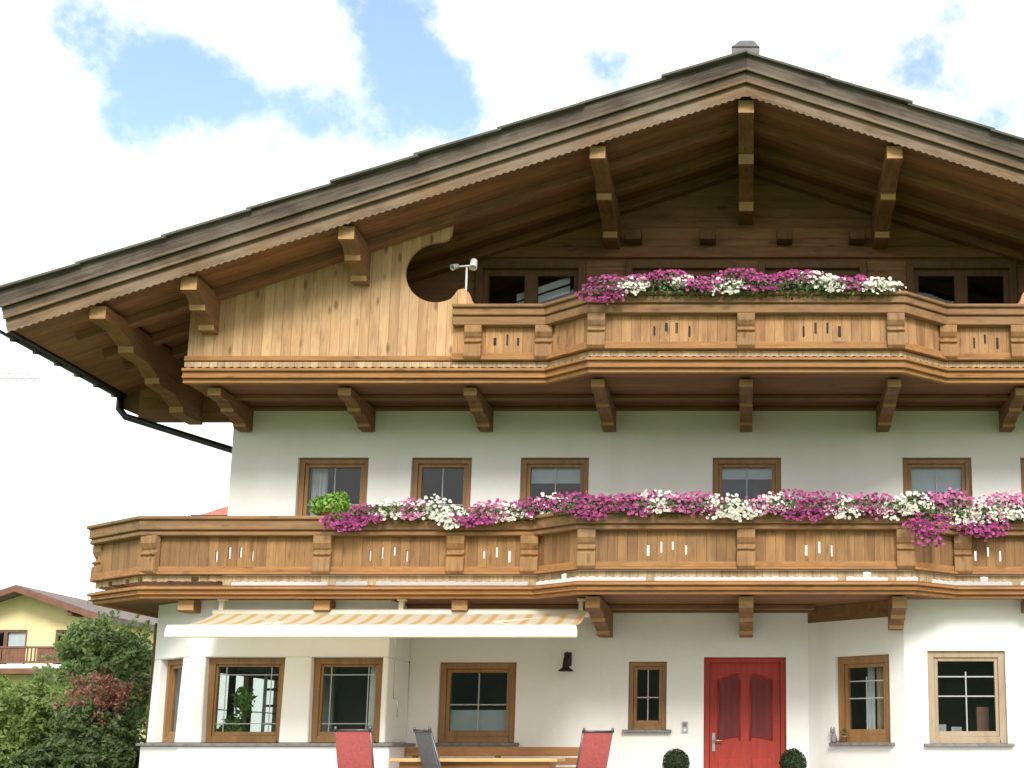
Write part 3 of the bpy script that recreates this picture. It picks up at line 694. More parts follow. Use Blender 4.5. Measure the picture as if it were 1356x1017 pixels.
# --- roof
def roof_side(s):
    th = A_ROOF; ca, sa, ta = math.cos(th), math.sin(th), math.tan(th)
    Lr = 9.22 / ca
    mtx = Matrix.Translation((0, 0, 0))
    def place(o, ytrans=0):
        if o.parent == H: o.location = (0, 0, 9.61); o.rotation_euler = (0, s * th, 0)   # local +x*s runs down the slope
        return o
    def slab(name, mt, d0, d1, y0, y1, xa=0, xb=Lr, par=None, wave=0, bev=0):
        # d: perpendicular depth below the roof top; mitred at the ridge
        m = MB(); e = lambda d: d * ta
        if wave:
            pts = [(-e(d0) * -1, -d0)]
            pts = [(e(d0), -d0), (xb, -d0), (xb, -d1)]
            n = int((xb - e(d1)) / .045)
            for i in range(n + 1):
                x = xb - (xb - e(d1)) * i / n; pts.append((x, -d1 + (wave if i % 2 else 0)))
        else: pts = [(max(xa, e(d0)), -d0), (xb, -d0), (xb, -d1), (max(xa, e(d1)), -d1)]
        # mirror for the left side; the mitre plane is world X = 0
        pts = [(s * (p[0] - 2 * 0), p[1]) for p in pts]
        m.prism(pts, 'Y', y0, y1)
        return place(m.build(name, mt, par, bev))
    k = ca
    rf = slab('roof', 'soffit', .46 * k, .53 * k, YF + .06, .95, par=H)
    slab('barge_board', 'barge_dark', .035 * k, .25 * k, YF - .06, YF + .0, par=rf, bev=.006)
    slab('barge_board', 'barge_mid', .255 * k, .39 * k, YF - .03, YF + .03, par=rf, bev=.006)
    slab('barge_board', 'barge_mid', .225 * k, .265 * k, YF - .085, YF - .061, par=rf, bev=.004)
    slab('barge_board', 'barge_light', .375 * k, .415 * k, YF - .055, YF - .031, par=rf, bev=.004)
    slab('barge_board', 'barge_light', .392 * k, .50 * k, YF - .0, YF + .05, par=rf, bev=.004)
    slab('trim_board', 'barge_light', .47 * k, .60 * k, YF - .02, YF - .001, par=rf, wave=.019)
    slab('roof_deck', 'rafter', .05 * k, .45 * k, YF + .07, .94, par=rf)
    slab('roof_deck', 'soffit', .05 * k, .52 * k, .951, YB + .8, xb=7.6 / ca, par=rf)
    for y in (-1.50, -.75, -.10): slab('rafter', 'rafter', .531 * k, .66 * k, y - .08, y + .08, xb=8.75 / ca, par=rf, bev=.006)
    # shingle courses, each lapping over the one below
    m = MB(); n = 9; st = Lr / n
    for i in range(n):
        a, b = i * st, (i + 1) * st + .05
        rr = random.uniform(-.004, .008)
        pts = [(a - .0, -.018), (b, .006 + rr), (b, -.022 + rr), (a, -.045)]
        pts = [(s * p[0], p[1] - .005) for p in pts]
        for y0 in [YF - .12, YF + .55, YF + 1.25, YF + 2.0, YF + 2.7]:
            jy = random.uniform(-.02, .02) if y0 > YF else random.uniform(-.03, .015)
            m.prism(pts, 'Y', y0 + jy, (y0 + .76 if y0 < YF + 2.5 else .95))
    place(m.build('shingles', 'shingle', rf))
    m = MB(); m.prism([(0, -.02), (s * 7.7 / ca, -.02), (s * 7.7 / ca, -.05), (0, -.05)], 'Y', .951, YB + .9); place(m.build('shingles', 'shingle', rf))
    # gutter and its brackets, hung from the eave edge
    gx_, gzv = s * 9.11, SOF(9.11) + .02
    m = MB(); prof = [(gx_ + .075 * math.cos(a), gzv + .075 * math.sin(a)) for a in [math.pi + math.pi * i / 8 for i in range(9)]]
    inner = [(gx_ + .066 * math.cos(a), gzv + .066 * math.sin(a)) for a in [2 * math.pi - math.pi * i / 8 for i in range(9)]]
    m.prism(prof + inner, 'Y', YF + .02, .98); gt = m.build('gutter', 'metal_dark', H)
    for k_ in range(6):
        y = YF + .3 + k_ * .55; m = MB(); m.tube([(gx_ - s * .05, y, SOF(9.1) + .1), (gx_ + s * .085, y, gzv + .03), (gx_ + s * .06, y, gzv - .07), (gx_ - s * .05, y, gzv - .08)], .012, 6); m.build('gutter_bracket', 'metal_dark', gt)
    m = MB(); m.tube([(gx_, .90, gzv - .05), (gx_, .90, gzv - .22), (gx_ - s * .10, .9, gzv - .34), (s * 7.13, .72, 5.02), (s * 7.12, .70, 4.9), (s * 7.12, .70, 0)], .05, 10); m.build('downpipe', 'metal_dark', H)
    m = MB(); m.prism([(s * 8.85, 5.56), (s * 8.85, SOF(8.85) + .02), (s * 7.09, SOF(7.09) + .02), (s * 7.09, 5.56)], 'Y', .955, 1.0); m.build('eave_board', 'gablewall', H)
    m = MB(); m.prism([(s * 9.18, 5.80), (s * 9.18, SOF(9.18) + .05), (s * 8.851, SOF(8.851) + .05), (s * 8.851, 5.66)], 'Y', .955, .985); m.build('eave_board', 'frame_dark', H)
    return rf
roofL = roof_side(-1); roofR = roof_side(1)
zt = at(985, 53, 2.73).z; zb = TOP(0) - .3
m = MB(); m.box(-.24, .22, 2.75, 3.25, zb, zt - .12)
m.prism([(-.255, zt - .12), (.235, zt - .12), (.13, zt), (-.10, zt)], 'Y', 2.73, 3.27)
m.build('chimney', 'chim', H, .01)


# glazed side of the garden room, towards the neighbour
m = MB(); m.box(-7.74, -7.62, -.169, 4.2, 2.03, 2.757); m.build('wall', 'plaster', H)
m = MB(); m.box(-7.66, -7.54, -.169, 4.2, -.1, .93); m.build('parapet', 'plaster', H)
for y0, y1 in ((-.08, 1.30), (1.38, 2.75), (2.83, 4.12)):
    window(0, y1 - y0, .935, 2.028, o=(-7.72, y1), d=(0, -1), fw=.035, rec=.02, sill=False, muntin='cross', sash=.025)
for y0, y1 in ((1.301, 1.379), (2.751, 2.829), (4.121, 4.2)): MB().box(-7.72, -7.62, y0, y1, .931, 2.029).build('pillar', 'plaster', H, .006)

# unseen wooded hills, added around the viewer to darken the window reflections
def reflected_hill(name, cx, cy, rx, ry, h, m_):
    g = MB(); n, k = 36, 10; prev = None
    for j in range(k + 1):
        t = j / k; ring = []
        for i in range(n):
            a = 2 * math.pi * i / n; wob = 1 + .16 * math.sin(3 * a + 1.3) + .1 * math.sin(7 * a)
            ring.append(g.bm.verts.new((cx + rx * (1 - t) * math.cos(a) * wob, cy + ry * (1 - t) * math.sin(a) * wob, -2 + h * (t * t * (3 - 2 * t)) * (1 + .12 * math.sin(5 * a + j)))))
        if prev:
            for i in range(n): g.bm.faces.new((prev[i], prev[(i + 1) % n], ring[(i + 1) % n], ring[i])).smooth = True
        prev = ring
    g.bm.faces.new(prev); g.build(name, m_, kind='structure')
M['forest'] = plain('forest_slope', (.045, .085, .035), .95, .6, .12, bmp=.8)
reflected_hill('reflected_hill', -120, -420, 420, 260, 62, 'forest')
reflected_hill('reflected_hill', -430, -90, 230, 200, 60, 'forest')
reflected_hill('reflected_hill', 330, -330, 260, 190, 55, 'forest')

# invented furnishings, standing in for the bright view in the bay window
shf = thing('shelf', 'white open shelf unit imitating the bright view in the left bay window', 'shelf', (-6.30, .35, 0), R(20))
m = MB()
for x in (-.22, .0, .22): m.box(x - .02, x + .02, -.14, .14, 0, 1.86)
m.build('upright', 'white', shf)
m = MB()
for z in (.5, .98, 1.22, 1.46, 1.68, 1.84):
    for a, b in ((-.199, -.021), (.021, .199)): m.box(a, b, -.135, .135, z - .012, z + .012)
m.build('shelf_board', 'nwood', shf)
hp = thing('standin_plant', 'leafy plant added to imitate the greenery showing in the left bay window', 'plant', (-6.62, -.55, .45))
m = MB(); m.lathe([(.09, 0), (.12, .22), (.13, .22), (.13, .25), (.1, .25)], (0, 0, 0), 18); m.build('pot', 'pot', hp)
m = leafcloud(MB(), (0, 0, .62), (.20, .18, .26), 420, .05, shell=.3); leafcloud(m, (.16, -.05, 1.05), (.14, .12, .22), 200, .05, shell=.3); m.build('foliage', 'leaf_lime', hp, weld=False)
ps = thing('plant_stand', 'small pale stand added under the stand-in plant inside the left bay window', 'stand', (-6.62, -.55, 0))
m = MB(); m.box(-.16, .16, -.16, .16, .41, .449); m.build('top', 'table', ps)
for a in (-1, 1):
    for b in (-1, 1): m = MB(); m.box(a * .12 - .02, a * .12 + .02, b * .12 - .02, b * .12 + .02, 0, .409); m.build('leg', 'table', ps)

# ------------------------------------------------------------------ awning
AX0, AX1 = -6.70, -1.95
aw = thing('awning', 'retracting cream and tan striped awning below the lower balcony', 'awning', (AX0, -1.25, 2.62))
m = MB(); q0, q1 = (-1.27, 2.56), (-2.55, 2.31); n = 10; Lw = AX1 - AX0
for i in range(n):
    a, b = i / n, (i + 1) / n
    f = lambda t: (q0[0] + (q1[0] - q0[0]) * t + 1.25, q0[1] + (q1[1] - q0[1]) * t - .05 * math.sin(math.pi * t) - 2.62)
    (ya, za), (yb, zb) = f(a), f(b); m.quad((.05, ya, za), (Lw - .05, ya, za), (Lw - .05, yb, zb), (.05, yb, zb))
m.build('fabric', 'stripe', aw)
m = MB(); m.box(0, Lw, -1.37, -1.29, -.46, -.345); m.tube([(0.01, -1.33, -.34), (Lw - .01, -1.33, -.34)], .03, 8); m.build('front_bar', 'cream', aw, .015)
m = MB(); m.tube([(.02, 0, -.05), (Lw - .02, 0, -.05)], .055, 12); m.build('roller', 'cream', aw)
for x in (.12, Lw * .5, Lw - .12):
    m = MB(); m.box(x - .03, x + .03, -.05, .05, -.02, .10); m.box(x - .05, x + .05, -.06, .08, .10, .13); m.build('mount', 'cream', aw, .005)
for x, dx in ((.35, .75), (Lw - .35, -.75)):
    m = MB(); m.tube([(x, -.02, -.10), (x + dx, -.62, -.23), (x, -1.29, -.40)], .022, 8); m.build('folding_arm', 'cream', aw)
m = MB(); m.tube([(2.32, -.03, -.08), (2.33, -.05, -.55), (2.335, -.06, -1.1)], .008, 6); m.tube([(2.335, -.06, -1.1), (2.40, -.08, -1.16), (2.40, -.08, -1.34)], .011, 6); m.build('crank', 'steel', aw)

# ------------------------------------------------------------------ small things on the walls
P = at(752, 880, 0)
lp = thing('wall_lamp', 'black iron wall lantern with bell shade between two ground floor windows', 'lamp', (P.x, 0, P.z))
m = MB(); m.box(-.05, .05, -.02, -.001, -.02, .16); m.tube([(0, -.02, .10), (0, -.10, .16), (0, -.19, .13), (0, -.20, .07)], .012, 8); m.build('bracket', 'iron', lp, .004)
m = MB(); m.lathe([(.012, .08), (.035, .07), (.042, .02), (.048, -.05), (.10, -.09), (.105, -.10), (.098, -.10), (.042, -.05), (.036, .02), (.01, .06)], (0, -.20, 0), 20); m.build('lamp_shade', 'iron', lp)
m = MB(); m.ball((0, -.20, -.05), .038, 1, 1, 1.3); m.build('bulb', 'white', lp)
P = at(907, 963, 0)
db = thing('doorbell', 'small grey intercom plate on white wall left of the red door', 'doorbell', (P.x, 0, P.z))
m = MB(); m.box(-.04, .04, -.022, -.001, -.075, .075); m.build('plate', 'greyplastic', db, .006)
m = MB(); m.box(-.015, .015, -.03, -.0225, -.05, -.02); m.build('button', 'white', db, .003)
m = MB()
for i in range(4): m.box(-.022, .022, -.026, -.0225, .01 + i * .013, .016 + i * .013)
m.build('speaker_grille', 'iron', db)
P = at(617, 386, -1.375)
sp = thing('spotlight', 'white twin spotlight on thin pole at the tip of left siding', 'spotlight', (P.x, -1.375, P.z))
m = MB(); m.tube([(0, 0, -.12), (0, 0, .34)], .014, 8); m.tube([(-.13, -.02, .33), (.09, -.02, .35)], .012, 8); m.build('pole', 'white', sp)
m = MB(); m.lathe([(.02, .07), (.045, .05), (.05, -.06), (.056, -.075), (.04, -.075), (.035, .03)], (0, 0, 0), 14); m.xf(Matrix.Translation((.10, -.06, .36)) @ Matrix.Rotation(R(-25), 4, 'X')); m.build('lamp_head', 'white', sp)
m = MB(); m.lathe([(.016, .06), (.034, .045), (.038, -.05), (.042, -.06), (.03, -.06), (.025, .03)], (0, 0, 0), 14); m.xf(Matrix.Translation((-.14, -.05, .32)) @ Matrix.Rotation(R(-60), 4, 'X') @ Matrix.Rotation(R(30), 4, 'Y')); m.build('lamp_head', 'greyplastic', sp)

# cat ornament and little pot on the sill of the slanting window
SP = ch_o + (ch_e - ch_o).normalized() * .50; sn = Vector((-1.1, -1.16)).normalized()
ca_ = SP + sn * .03 - Vector((.03, -.03))
ct = thing('cat_figurine', 'small grey cat ornament at left end of the slanted window sill', 'ornament', (ca_.x, ca_.y, .972), R(-30))
bm_ = bmesh.new(); m = MB(); bm_.free()
m.lathe([(.035, 0), (.045, .02), (.04, .06), (.028, .10), (.02, .12)], (0, 0, 0), 14); m.ball((-.015, -.01, .145), .032, 1.05, 1, .95)
for dx in (-.035, .005): m.prism([(dx - .010, .165), (dx + .014, .165), (dx + .001, .202)], 'Y', -.018, -.004)
m.ball((-.018, -.04, .138), .013); m.tube([(.03, .02, .012), (.075, .01, .012), (.095, 0, .05), (.085, 0, .10)], .010, 7, r2=.005)
m.ball((-.018, -.038, .012), .014, .8, 1.4, .8); m.ball((.018, -.038, .012), .014, .8, 1.4, .8)
m.build('body', 'catgrey', ct)
cb_ = SP + (ch_e - ch_o).normalized() * .13 + sn * .03
pt = thing('flower_pot', 'tiny terracotta pot beside the cat ornament on window sill', 'pot', (cb_.x, cb_.y, .972))
m = MB(); m.lathe([(.03, 0), (.042, .07), (.048, .07), (.048, .088), (.038, .088), (.036, .07)], (0, 0, 0), 16); m.build('pot', 'pot', pt)
m = leafcloud(MB(), (0, 0, .125), (.05, .05, .05), 60, .018); m.build('foliage', 'leaf_c', pt, weld=False)

# ------------------------------------------------------------------ furniture on the terrace
def chair(name, label, fab, loc, rz):
    t = thing(name, label, 'chair', loc, rz, 'folding garden chairs')
    hw = .195; back0, back1 = Vector((0, .20, .43)), Vector((0, .44, 1.10))
    m = MB()
    for s in (-1, 1):
        m.tube([(s * hw, -.22, .43), (s * hw, .20, .43), (s * hw, back0.y + .02, .47), (s * hw, back1.y, back1.z + .02)], .013, 8)
    m.tube([(-hw, -.22, .43), (hw, -.22, .43)], .013, 8); m.tube([(-hw - .02, back1.y, back1.z), (hw + .02, back1.y, back1.z)], .013, 8)
    m.build('frame', 'tubing', t)
    for s in (-1, 1):
        m = MB(); m.tube([(s * (hw + .02), -.30, 0), (s * (hw + .02), .08, .43), (s * (hw + .02), .26, .64)], .012, 8); m.build('leg', 'tubing', t)
        m = MB(); m.tube([(s * (hw + .02), .40, 0), (s * (hw + .02), -.20, .62)], .012, 8); m.build('leg', 'tubing', t)
        m = MB(); m.box(s * (hw + .03) - .025, s * (hw + .03) + .025, -.28, .26, .62, .645); m.build('armrest', 'tubing', t, .008)
        m = MB(); m.tube([(s * hw, back1.y, back1.z - .01), (s * hw, back1.y + .01, back1.z + .04)], .016, 8); m.build('end_cap', 'tubing', t)
    def sling(a, b, sag):
        q = MB(); n = 8
        for i in range(n):
            ps = []
            for k in (i / n, (i + 1) / n):
                p = a.lerp(b, k); ps.append((p.y + sag[0] * math.sin(math.pi * k), p.z + sag[1] * math.sin(math.pi * k)))
            for j in range(4):
                x0, x1 = -hw + .39 * j / 4, -hw + .39 * (j + 1) / 4
                q.quad((x0, *ps[0]), (x1, *ps[0]), (x1, *ps[1]), (x0, *ps[1]))
        return q
    o = sling(back0 + Vector((0, 0, .03)), back1 - Vector((0, 0, .005)), (.03, -.01)).build('backrest', fab, t)
    md = o.modifiers.new('thick', 'SOLIDIFY'); md.thickness = .012
    o = sling(Vector((0, -.22, .43)), Vector((0, .20, .43)), (0, -.03)).build('seat', fab, t)
    md = o.modifiers.new('thick', 'SOLIDIFY'); md.thickness = .012
    return t
def by_back(u, Y, rz):                # location that puts the top of the backrest where it stands in the photograph
    x = at(u, 972, Y).x; return (x + .44 * math.sin(rz), Y - .44 * math.cos(rz), 0)
for lab, fab, u, Y, rz in (('red folding chair with its back below the left bay window', 'red', 467, -3.3, R(174)),
                           ('dark grey folding chair at left end of the wooden table', 'greyfab', 559, -2.9, R(128)),
                           ('red folding chair at right end of the wooden bench', 'red', 792, -1.75, R(215))):
    chair('folding_chair', lab, fab, by_back(u, Y, rz), rz)
tx0, tx1 = at(515, 1005, -2.6).x, at(738, 1005, -2.6).x
tb = thing('garden_table', 'long pale wooden garden table between the folding chairs', 'table', ((tx0 + tx1) / 2, -2.25, 0))
hw = (tx1 - tx0) / 2
m = MB(); m.box(-hw, hw, -.36, .36, .75, .79); m.build('tabletop', 'table', tb, .008)
m = MB(); m.box(-hw + .1, hw - .1, -.28, .28, .68, .749); m.build('apron', 'bench', tb, .005)
for sx in (-1, 1):
    for sy in (-1, 1):
        m = MB(); m.box(sx * (hw - .14) - .035, sx * (hw - .14) + .035, sy * .27 - .035, sy * .27 + .035, 0, .68); m.build('leg', 'table', tb, .006)
b0, b1 = at(535, 995, -.5).x, at(780, 995, -.5).x
bn = thing('garden_bench', 'long brown slatted bench against white wall under a window', 'bench', ((b0 + b1) / 2, -.55, 0)); hw = (b1 - b0) / 2
m = MB()
for i in range(4): m.box(-hw, hw, -.36 + i * .11, -.26 + i * .11, .43, .465)
m.build('seat', 'bench', bn, .005)
m = MB()
for z0, z1 in ((.56, .66), (.69, .78), (.80, .915)): m.box(-hw, hw, .12, .15, z0, z1)
m.build('backrest', 'bench', bn, .006)
for x in (-hw + .12, 0, hw - .12):
    m = MB(); m.box(x - .035, x + .035, .151, .2, 0, .88); m.build('leg', 'bench', bn, .004)
    m = MB(); m.box(x - .035, x + .035, -.34, -.28, 0, .428); m.build('leg', 'bench', bn, .004)

# ------------------------------------------------------------------ clipped box balls beside the door
def topiary(u, label):
    x = at(u, 1010, -.62).x
    t = thing('boxwood_ball', label, 'topiary', (x, -.62, 0), 0, 'clipped box balls beside the red door')
    m = MB(); m.lathe([(.13, 0), (.17, .32), (.185, .32), (.185, .37), (.165, .37), (.16, .34)], (0, 0, 0), 24); m.build('pot', 'pot', t)
    rr = random.Random(int(u)); m = MB()
    m.ball((0, 0, .71), .150, 1.0, 1.0, 1.05); o = m.build('inner_twigs', 'leaf_box', t)
    m = leafcloud(MB(), (0, 0, .71), (.178, .178, .19), 3200, .014, rnd=rr, shell=.86); m.build('foliage', 'leaf_box', t, weld=False)
    m = MB(); m.tube([(0, 0, .34), (0, 0, .6)], .02, 8); m.build('stem', 'bark', t)
topiary(895, 'dark clipped box ball in a pot left of the red door')
topiary(1050, 'dark clipped box ball in a pot right of the red door')

# ------------------------------------------------------------------ petunias and their planters
def blossom(m, p, nr, r, rr):
    a = nr.orthogonal().normalized(); a.rotate(Matrix.Rotation(rr.uniform(0, 6.28), 3, nr)); b = nr.cross(a)
    c = m.bm.verts.new(p - nr * r * .45); n = 5; ring = []
    for k in range(n * 2):
        an = math.pi * k / n; q = r * (1.0 if k % 2 == 0 else .82)
        ring.append(m.bm.verts.new(p + (a * math.cos(an) + b * math.sin(an)) * q + nr * rr.uniform(-.1, .1) * r))
    for k in range(n * 2):
        f = m.bm.faces.new((c, ring[k], ring[(k + 1) % (n * 2)])); f.smooth = True
def petunia(kind, u, v, Y, w_, h_, trail, label, group, rail):
    c = at(u, v, Y); rr = random.Random(int(u * 7 + v))
    t = thing('petunia', label, 'flower', (c.x, Y, rail), 0, group)
    w_ *= rr.uniform(1.5, 2.1); h_ *= rr.uniform(.9, 1.3)
    dz = c.z - rail
    m = leafcloud(MB(), (0, -.03, dz * .40 + .0), (w_ * 1.05, .18, max(.10, dz * .5 + .09)), 340, .027, rnd=rr, shell=.5)
    if trail: leafcloud(m, (0, -.09, dz - trail * .5), (w_ * .7, .05, trail * .6), 60, .026, rnd=rr, shell=.2)
    m.build('foliage', 'leaf_pet', t, weld=False)
    m = MB()
    nb_ = int(40 + 290 * w_ + 140 * trail)
    for i in range(nb_):
        th = rr.uniform(0, 2 * math.pi); rad = math.sqrt(rr.random()) * (1 if rr.random() < .8 else rr.uniform(1, 1.35))
        x = w_ * 1.05 * rad * math.cos(th); zz = h_ * rad * math.sin(th)
        y = -.17 * math.sqrt(max(0, 1 - rad * rad)) - rr.uniform(-.08, .04)
        z = dz + zz
        if trail and i % 3 == 0:
            x *= .7; z = dz - rr.uniform(0, trail); y = -.17 - rr.uniform(0, .05)
        if z < .02: y = min(y, -.18)
        nr = Vector((x * 1.4 + rr.gauss(0, .35), -1 + rr.gauss(0, .25), .35 + zz * 2 + rr.gauss(0, .35))).normalized()
        blossom(m, Vector((x, y, z)), nr, rr.uniform(.016, .029), rr)
    m.build('blossoms', {'m': 'bloom_mag', 'p': 'bloom_pink', 'w': 'bloom_white'}[kind], t, weld=False)
    return t
ORD = ['first', 'second', 'third', 'fourth', 'fifth', 'sixth', 'seventh', 'eighth', 'ninth', 'tenth', 'eleventh', 'twelfth', 'thirteenth', 'fourteenth', 'fifteenth', 'sixteenth', 'seventeenth', 'eighteenth']
lower = [('m', 462, 692, 10), ('m', 488, 679, 0), ('w', 519, 672, 0), ('p', 546, 674, 0), ('w', 572, 672, 0), ('w', 600, 682, 18), ('m', 630, 686, 8), ('p', 653, 674, 0), ('w', 676, 678, 0),
         ('m', 704, 671, 0), ('w', 733, 668, 0), ('m', 757, 665, 0), ('m', 784, 672, 14), ('m', 817, 664, 0), ('m', 849, 667, 0), ('w', 872, 664, 0), ('p', 897, 665, 0), ('m', 926, 666, 0), ('w', 957, 670, 0), ('w', 984, 674, 10),
         ('p', 1012, 668, 0), ('w', 1030, 664, 0), ('m', 1046, 664, 0), ('m', 1069, 676, 0), ('m', 1093, 666, 0), ('w', 1118, 671, 0), ('p', 1142, 664, 0), ('m', 1163, 668, 0), ('w', 1184, 673, 0), ('w', 1206, 665, 0),
         ('m', 1226, 694, 28), ('p', 1240, 667, 0), ('p', 1263, 664, 0), ('w', 1271, 682, 0), ('m', 1300, 697, 14), ('w', 1306, 678, 0), ('p', 1322, 667, 0), ('w', 1341, 678, 8), ('p', 1360, 668, 0)]
upper = [('m', 800, 393, 0), ('m', 808, 375, 0), ('w', 838, 379, 8), ('m', 858, 373, 0), ('m', 885, 367, 0), ('w', 905, 375, 0), ('m', 929, 376, 14), ('w', 962, 380, 0), ('m', 979, 366, 0), ('m', 1006, 377, 0), ('m', 1034, 373, 0), ('m', 1058, 369, 0), ('w', 1076, 372, 0), ('w', 1105, 377, 0), ('m', 1133, 376, 0), ('w', 1162, 378, 6)]
NM = {'m': 'magenta petunia', 'p': 'dusky pink petunia', 'w': 'white petunia'}
def rowy(u, side, ctr, a, b): return ctr if a < u < b else side
for rows, which, rail, side, ctr, a, b in ((lower, 'lower', 3.75, -1.52, -2.02, 745, 1232), (upper, 'upper', 6.52, -1.50, -2.0, 778, 1200)):
    cnt = {}
    for kk, u, v, tr in rows:
        i = cnt.get(kk, 0); cnt[kk] = i + 1
        Y = rowy(u, side, ctr, a, b); size = .15 if which == 'lower' else .15
        petunia(kk, u, v + 2, Y, size * (1.1 if kk == 'm' else .95), .125 if which == 'lower' else .10, tr / 100, f"{'trailing ' if tr else ''}{NM[kk]}, {ORD[i]} of its colour from the left along the {which} balcony", f'petunias along the {which} balcony', rail)
i = 0
for which, rail, segs in (('lower', 3.75, ((-5.05, -3.9, -1.32), (-3.85, -2.7, -1.32), (-1.9, -.65, -1.82), (-.6, .6, -1.82), (.65, 1.9, -1.82), (2.7, 3.85, -1.32))), ('upper', 6.52, ((-1.9, -.65, -1.79), (-.6, .6, -1.79), (.65, 1.9, -1.79)))):
    for k, (x0, x1, y) in enumerate(segs):
        t = thing('planter_box', f'wooden planter box under the petunias, {ORD[k]} from the left on the {which} balcony', 'planter', ((x0 + x1) / 2, y, rail), 0, f'planter boxes on the {which} balcony')
        h2 = (x1 - x0) / 2
        m = MB(); m.box(-h2, h2, -.09, -.07, .001, .15); m.box(-h2, h2, .07, .09, .001, .15); m.box(-h2, -h2 + .02, -.069, .069, .001, .15); m.box(h2 - .02, h2, -.069, .069, .001, .15); m.build('trough', 'planter', t, .004)
        m = MB(); m.box(-h2 + .021, h2 - .021, -.068, .068, .002, .12); m.build('soil', 'bark', t)
c = at(437, 670, -1.40)
t = thing('leafy_plant', 'bright lime green leafy plant at left end of the flower row', 'plant', (c.x, -1.40, 3.75))
m = leafcloud(MB(), (0, 0, .16), (.27, .17, .15), 900, .034, shell=.4); leafcloud(m, (.12, 0, .25), (.12, .12, .10), 200, .03); m.build('foliage', 'leaf_lime', t, weld=False)
m = MB(); m.lathe([(.09, 0), (.12, .12), (.13, .12), (.13, .14), (.11, .14)], (0, 0, 0), 18); m.build('pot', 'pot', t)

# ------------------------------------------------------------------ garden shrubs left of the house
def shrub(name, label, u, v, Y, rpx, leaf, n, size, lobes, seed, hgt=1.0, cat='shrub', group=None, extra=None, trunk=False):
    c = at(u, v, Y); k = (Y + D) / F; r = rpx * k; rr = random.Random(seed)
    base = gz(c.x, Y); t = thing(name, label, cat, (c.x, Y, base), 0, group); cz = c.z - base
    m = MB()
    for i in range(lobes):
        th = 2 * math.pi * i / lobes + rr.uniform(-.5, .5); q = r * rr.uniform(.35, .72)
        zz = cz + r * hgt * rr.uniform(-.75, .62)
        s_ = r * rr.uniform(.22, .48)
        leafcloud(m, (q * math.cos(th), q * math.sin(th) * .8, zz), (s_, s_, s_ * .9), n // lobes, size, rnd=rr, shell=.45)
    leafcloud(m, (0, 0, cz), (r * .8, r * .7, r * hgt * .85), n // 4, size, rnd=rr, shell=.3)
    for i in range(130):
        d = Vector((rr.gauss(0, 1), rr.gauss(0, .8), rr.gauss(.35, .8))).normalized(); L0 = r * rr.uniform(.55, .75); L1 = r * rr.uniform(.9, 1.32)
        for j in range(16):
            f = L0 + (L1 - L0) * j / 15; p = Vector((d.x * f, d.y * f, cz + d.z * f * hgt - .05 * (j / 15) ** 2))
            leafcloud(m, p, (.05, .05, .05), 2, size * .9, rnd=rr, shell=0)
    low = cz - r * hgt * .6
    if low > .2 and not trunk: leafcloud(m, (0, 0, low * .5), (r * .85, r * .7, low * .6), n // 2, size, rnd=rr, shell=.3)
    m.build('foliage', leaf, t, weld=False)
    m = MB()
    for i in range(6):
        a = rr.uniform(0, 6.28); q = r * .5
        m.tube([(.05 * math.cos(a), .05 * math.sin(a), 0), (q * .35 * math.cos(a), q * .35 * math.sin(a), cz * .55), (q * math.cos(a), q * math.sin(a), cz + r * hgt * .3)], .045, 6, r2=.012)
    m.build('stem', 'bark', t)
    if extra:
        m = MB()
        for (du, dv, rp, nn) in extra:  # russet shoots
            for i in range(nn // 14):
                p0 = Vector((du * k + rr.uniform(-1, 1) * rp * k, -r * rr.uniform(.2, .7), cz + dv * k + rr.uniform(-.7, .5) * rp * k)); d0 = Vector((rr.gauss(0, .5), rr.gauss(-.2, .4), 1)).normalized()
                for j in range(9): leafcloud(m, p0 + d0 * (.035 * j), (.04, .04, .04), 2, size * .8, rnd=rr, shell=0)
        m.build('russet_shoots', 'leaf_red', t, weld=False)
    return t
shrub('tall_shrub', 'tall fresh green shrub beside the left corner of the chalet', 142, 890, 3.6, 62, 'leaf_b', 13000, .05, 16, 3, 1.15)
shrub('garden_shrub', 'rounded bright green shrub in front of the yellow house', 42, 960, 2.2, 68, 'leaf_a', 12000, .048, 14, 5, .95)
shrub('garden_shrub', 'low mid green shrub rising just under the neighbour balcony', 100, 930, 5.5, 60, 'leaf_b', 8000, .055, 11, 9, .8)
shrub('russet_shrub', 'dark shrub with russet red shoots between the green shrubs', 128, 972, .6, 52, 'leaf_c', 10000, .042, 13, 8, 1.0, extra=((14, 44, 34, 330), (-20, 34, 22, 150), (32, 42, 18, 170), (0, 24, 30, 180), (24, 20, 24, 120), (8, 58, 18, 120)))
shrub('garden_shrub', 'green shrub cut by the left picture edge', -30, 955, 3.2, 60, 'leaf_b', 4500, .08, 9, 21, .9)
shrub('dark_shrub', 'deep green low shrub at the foot of the russet shoots', 70, 1015, -.2, 40, 'leaf_c', 3500, .06, 8, 22, .8)
shrub('dark_shrub', 'deep green low shrub against the white parapet', 160, 1008, 1.6, 28, 'leaf_c', 2200, .055, 7, 23, 1.0)

shrub('garden_shrub', 'pale green shrub by the red roofed house, seen through the bay glazing', 232, 955, 13.0, 40, 'leaf_a', 4500, .06, 9, 31, .9)

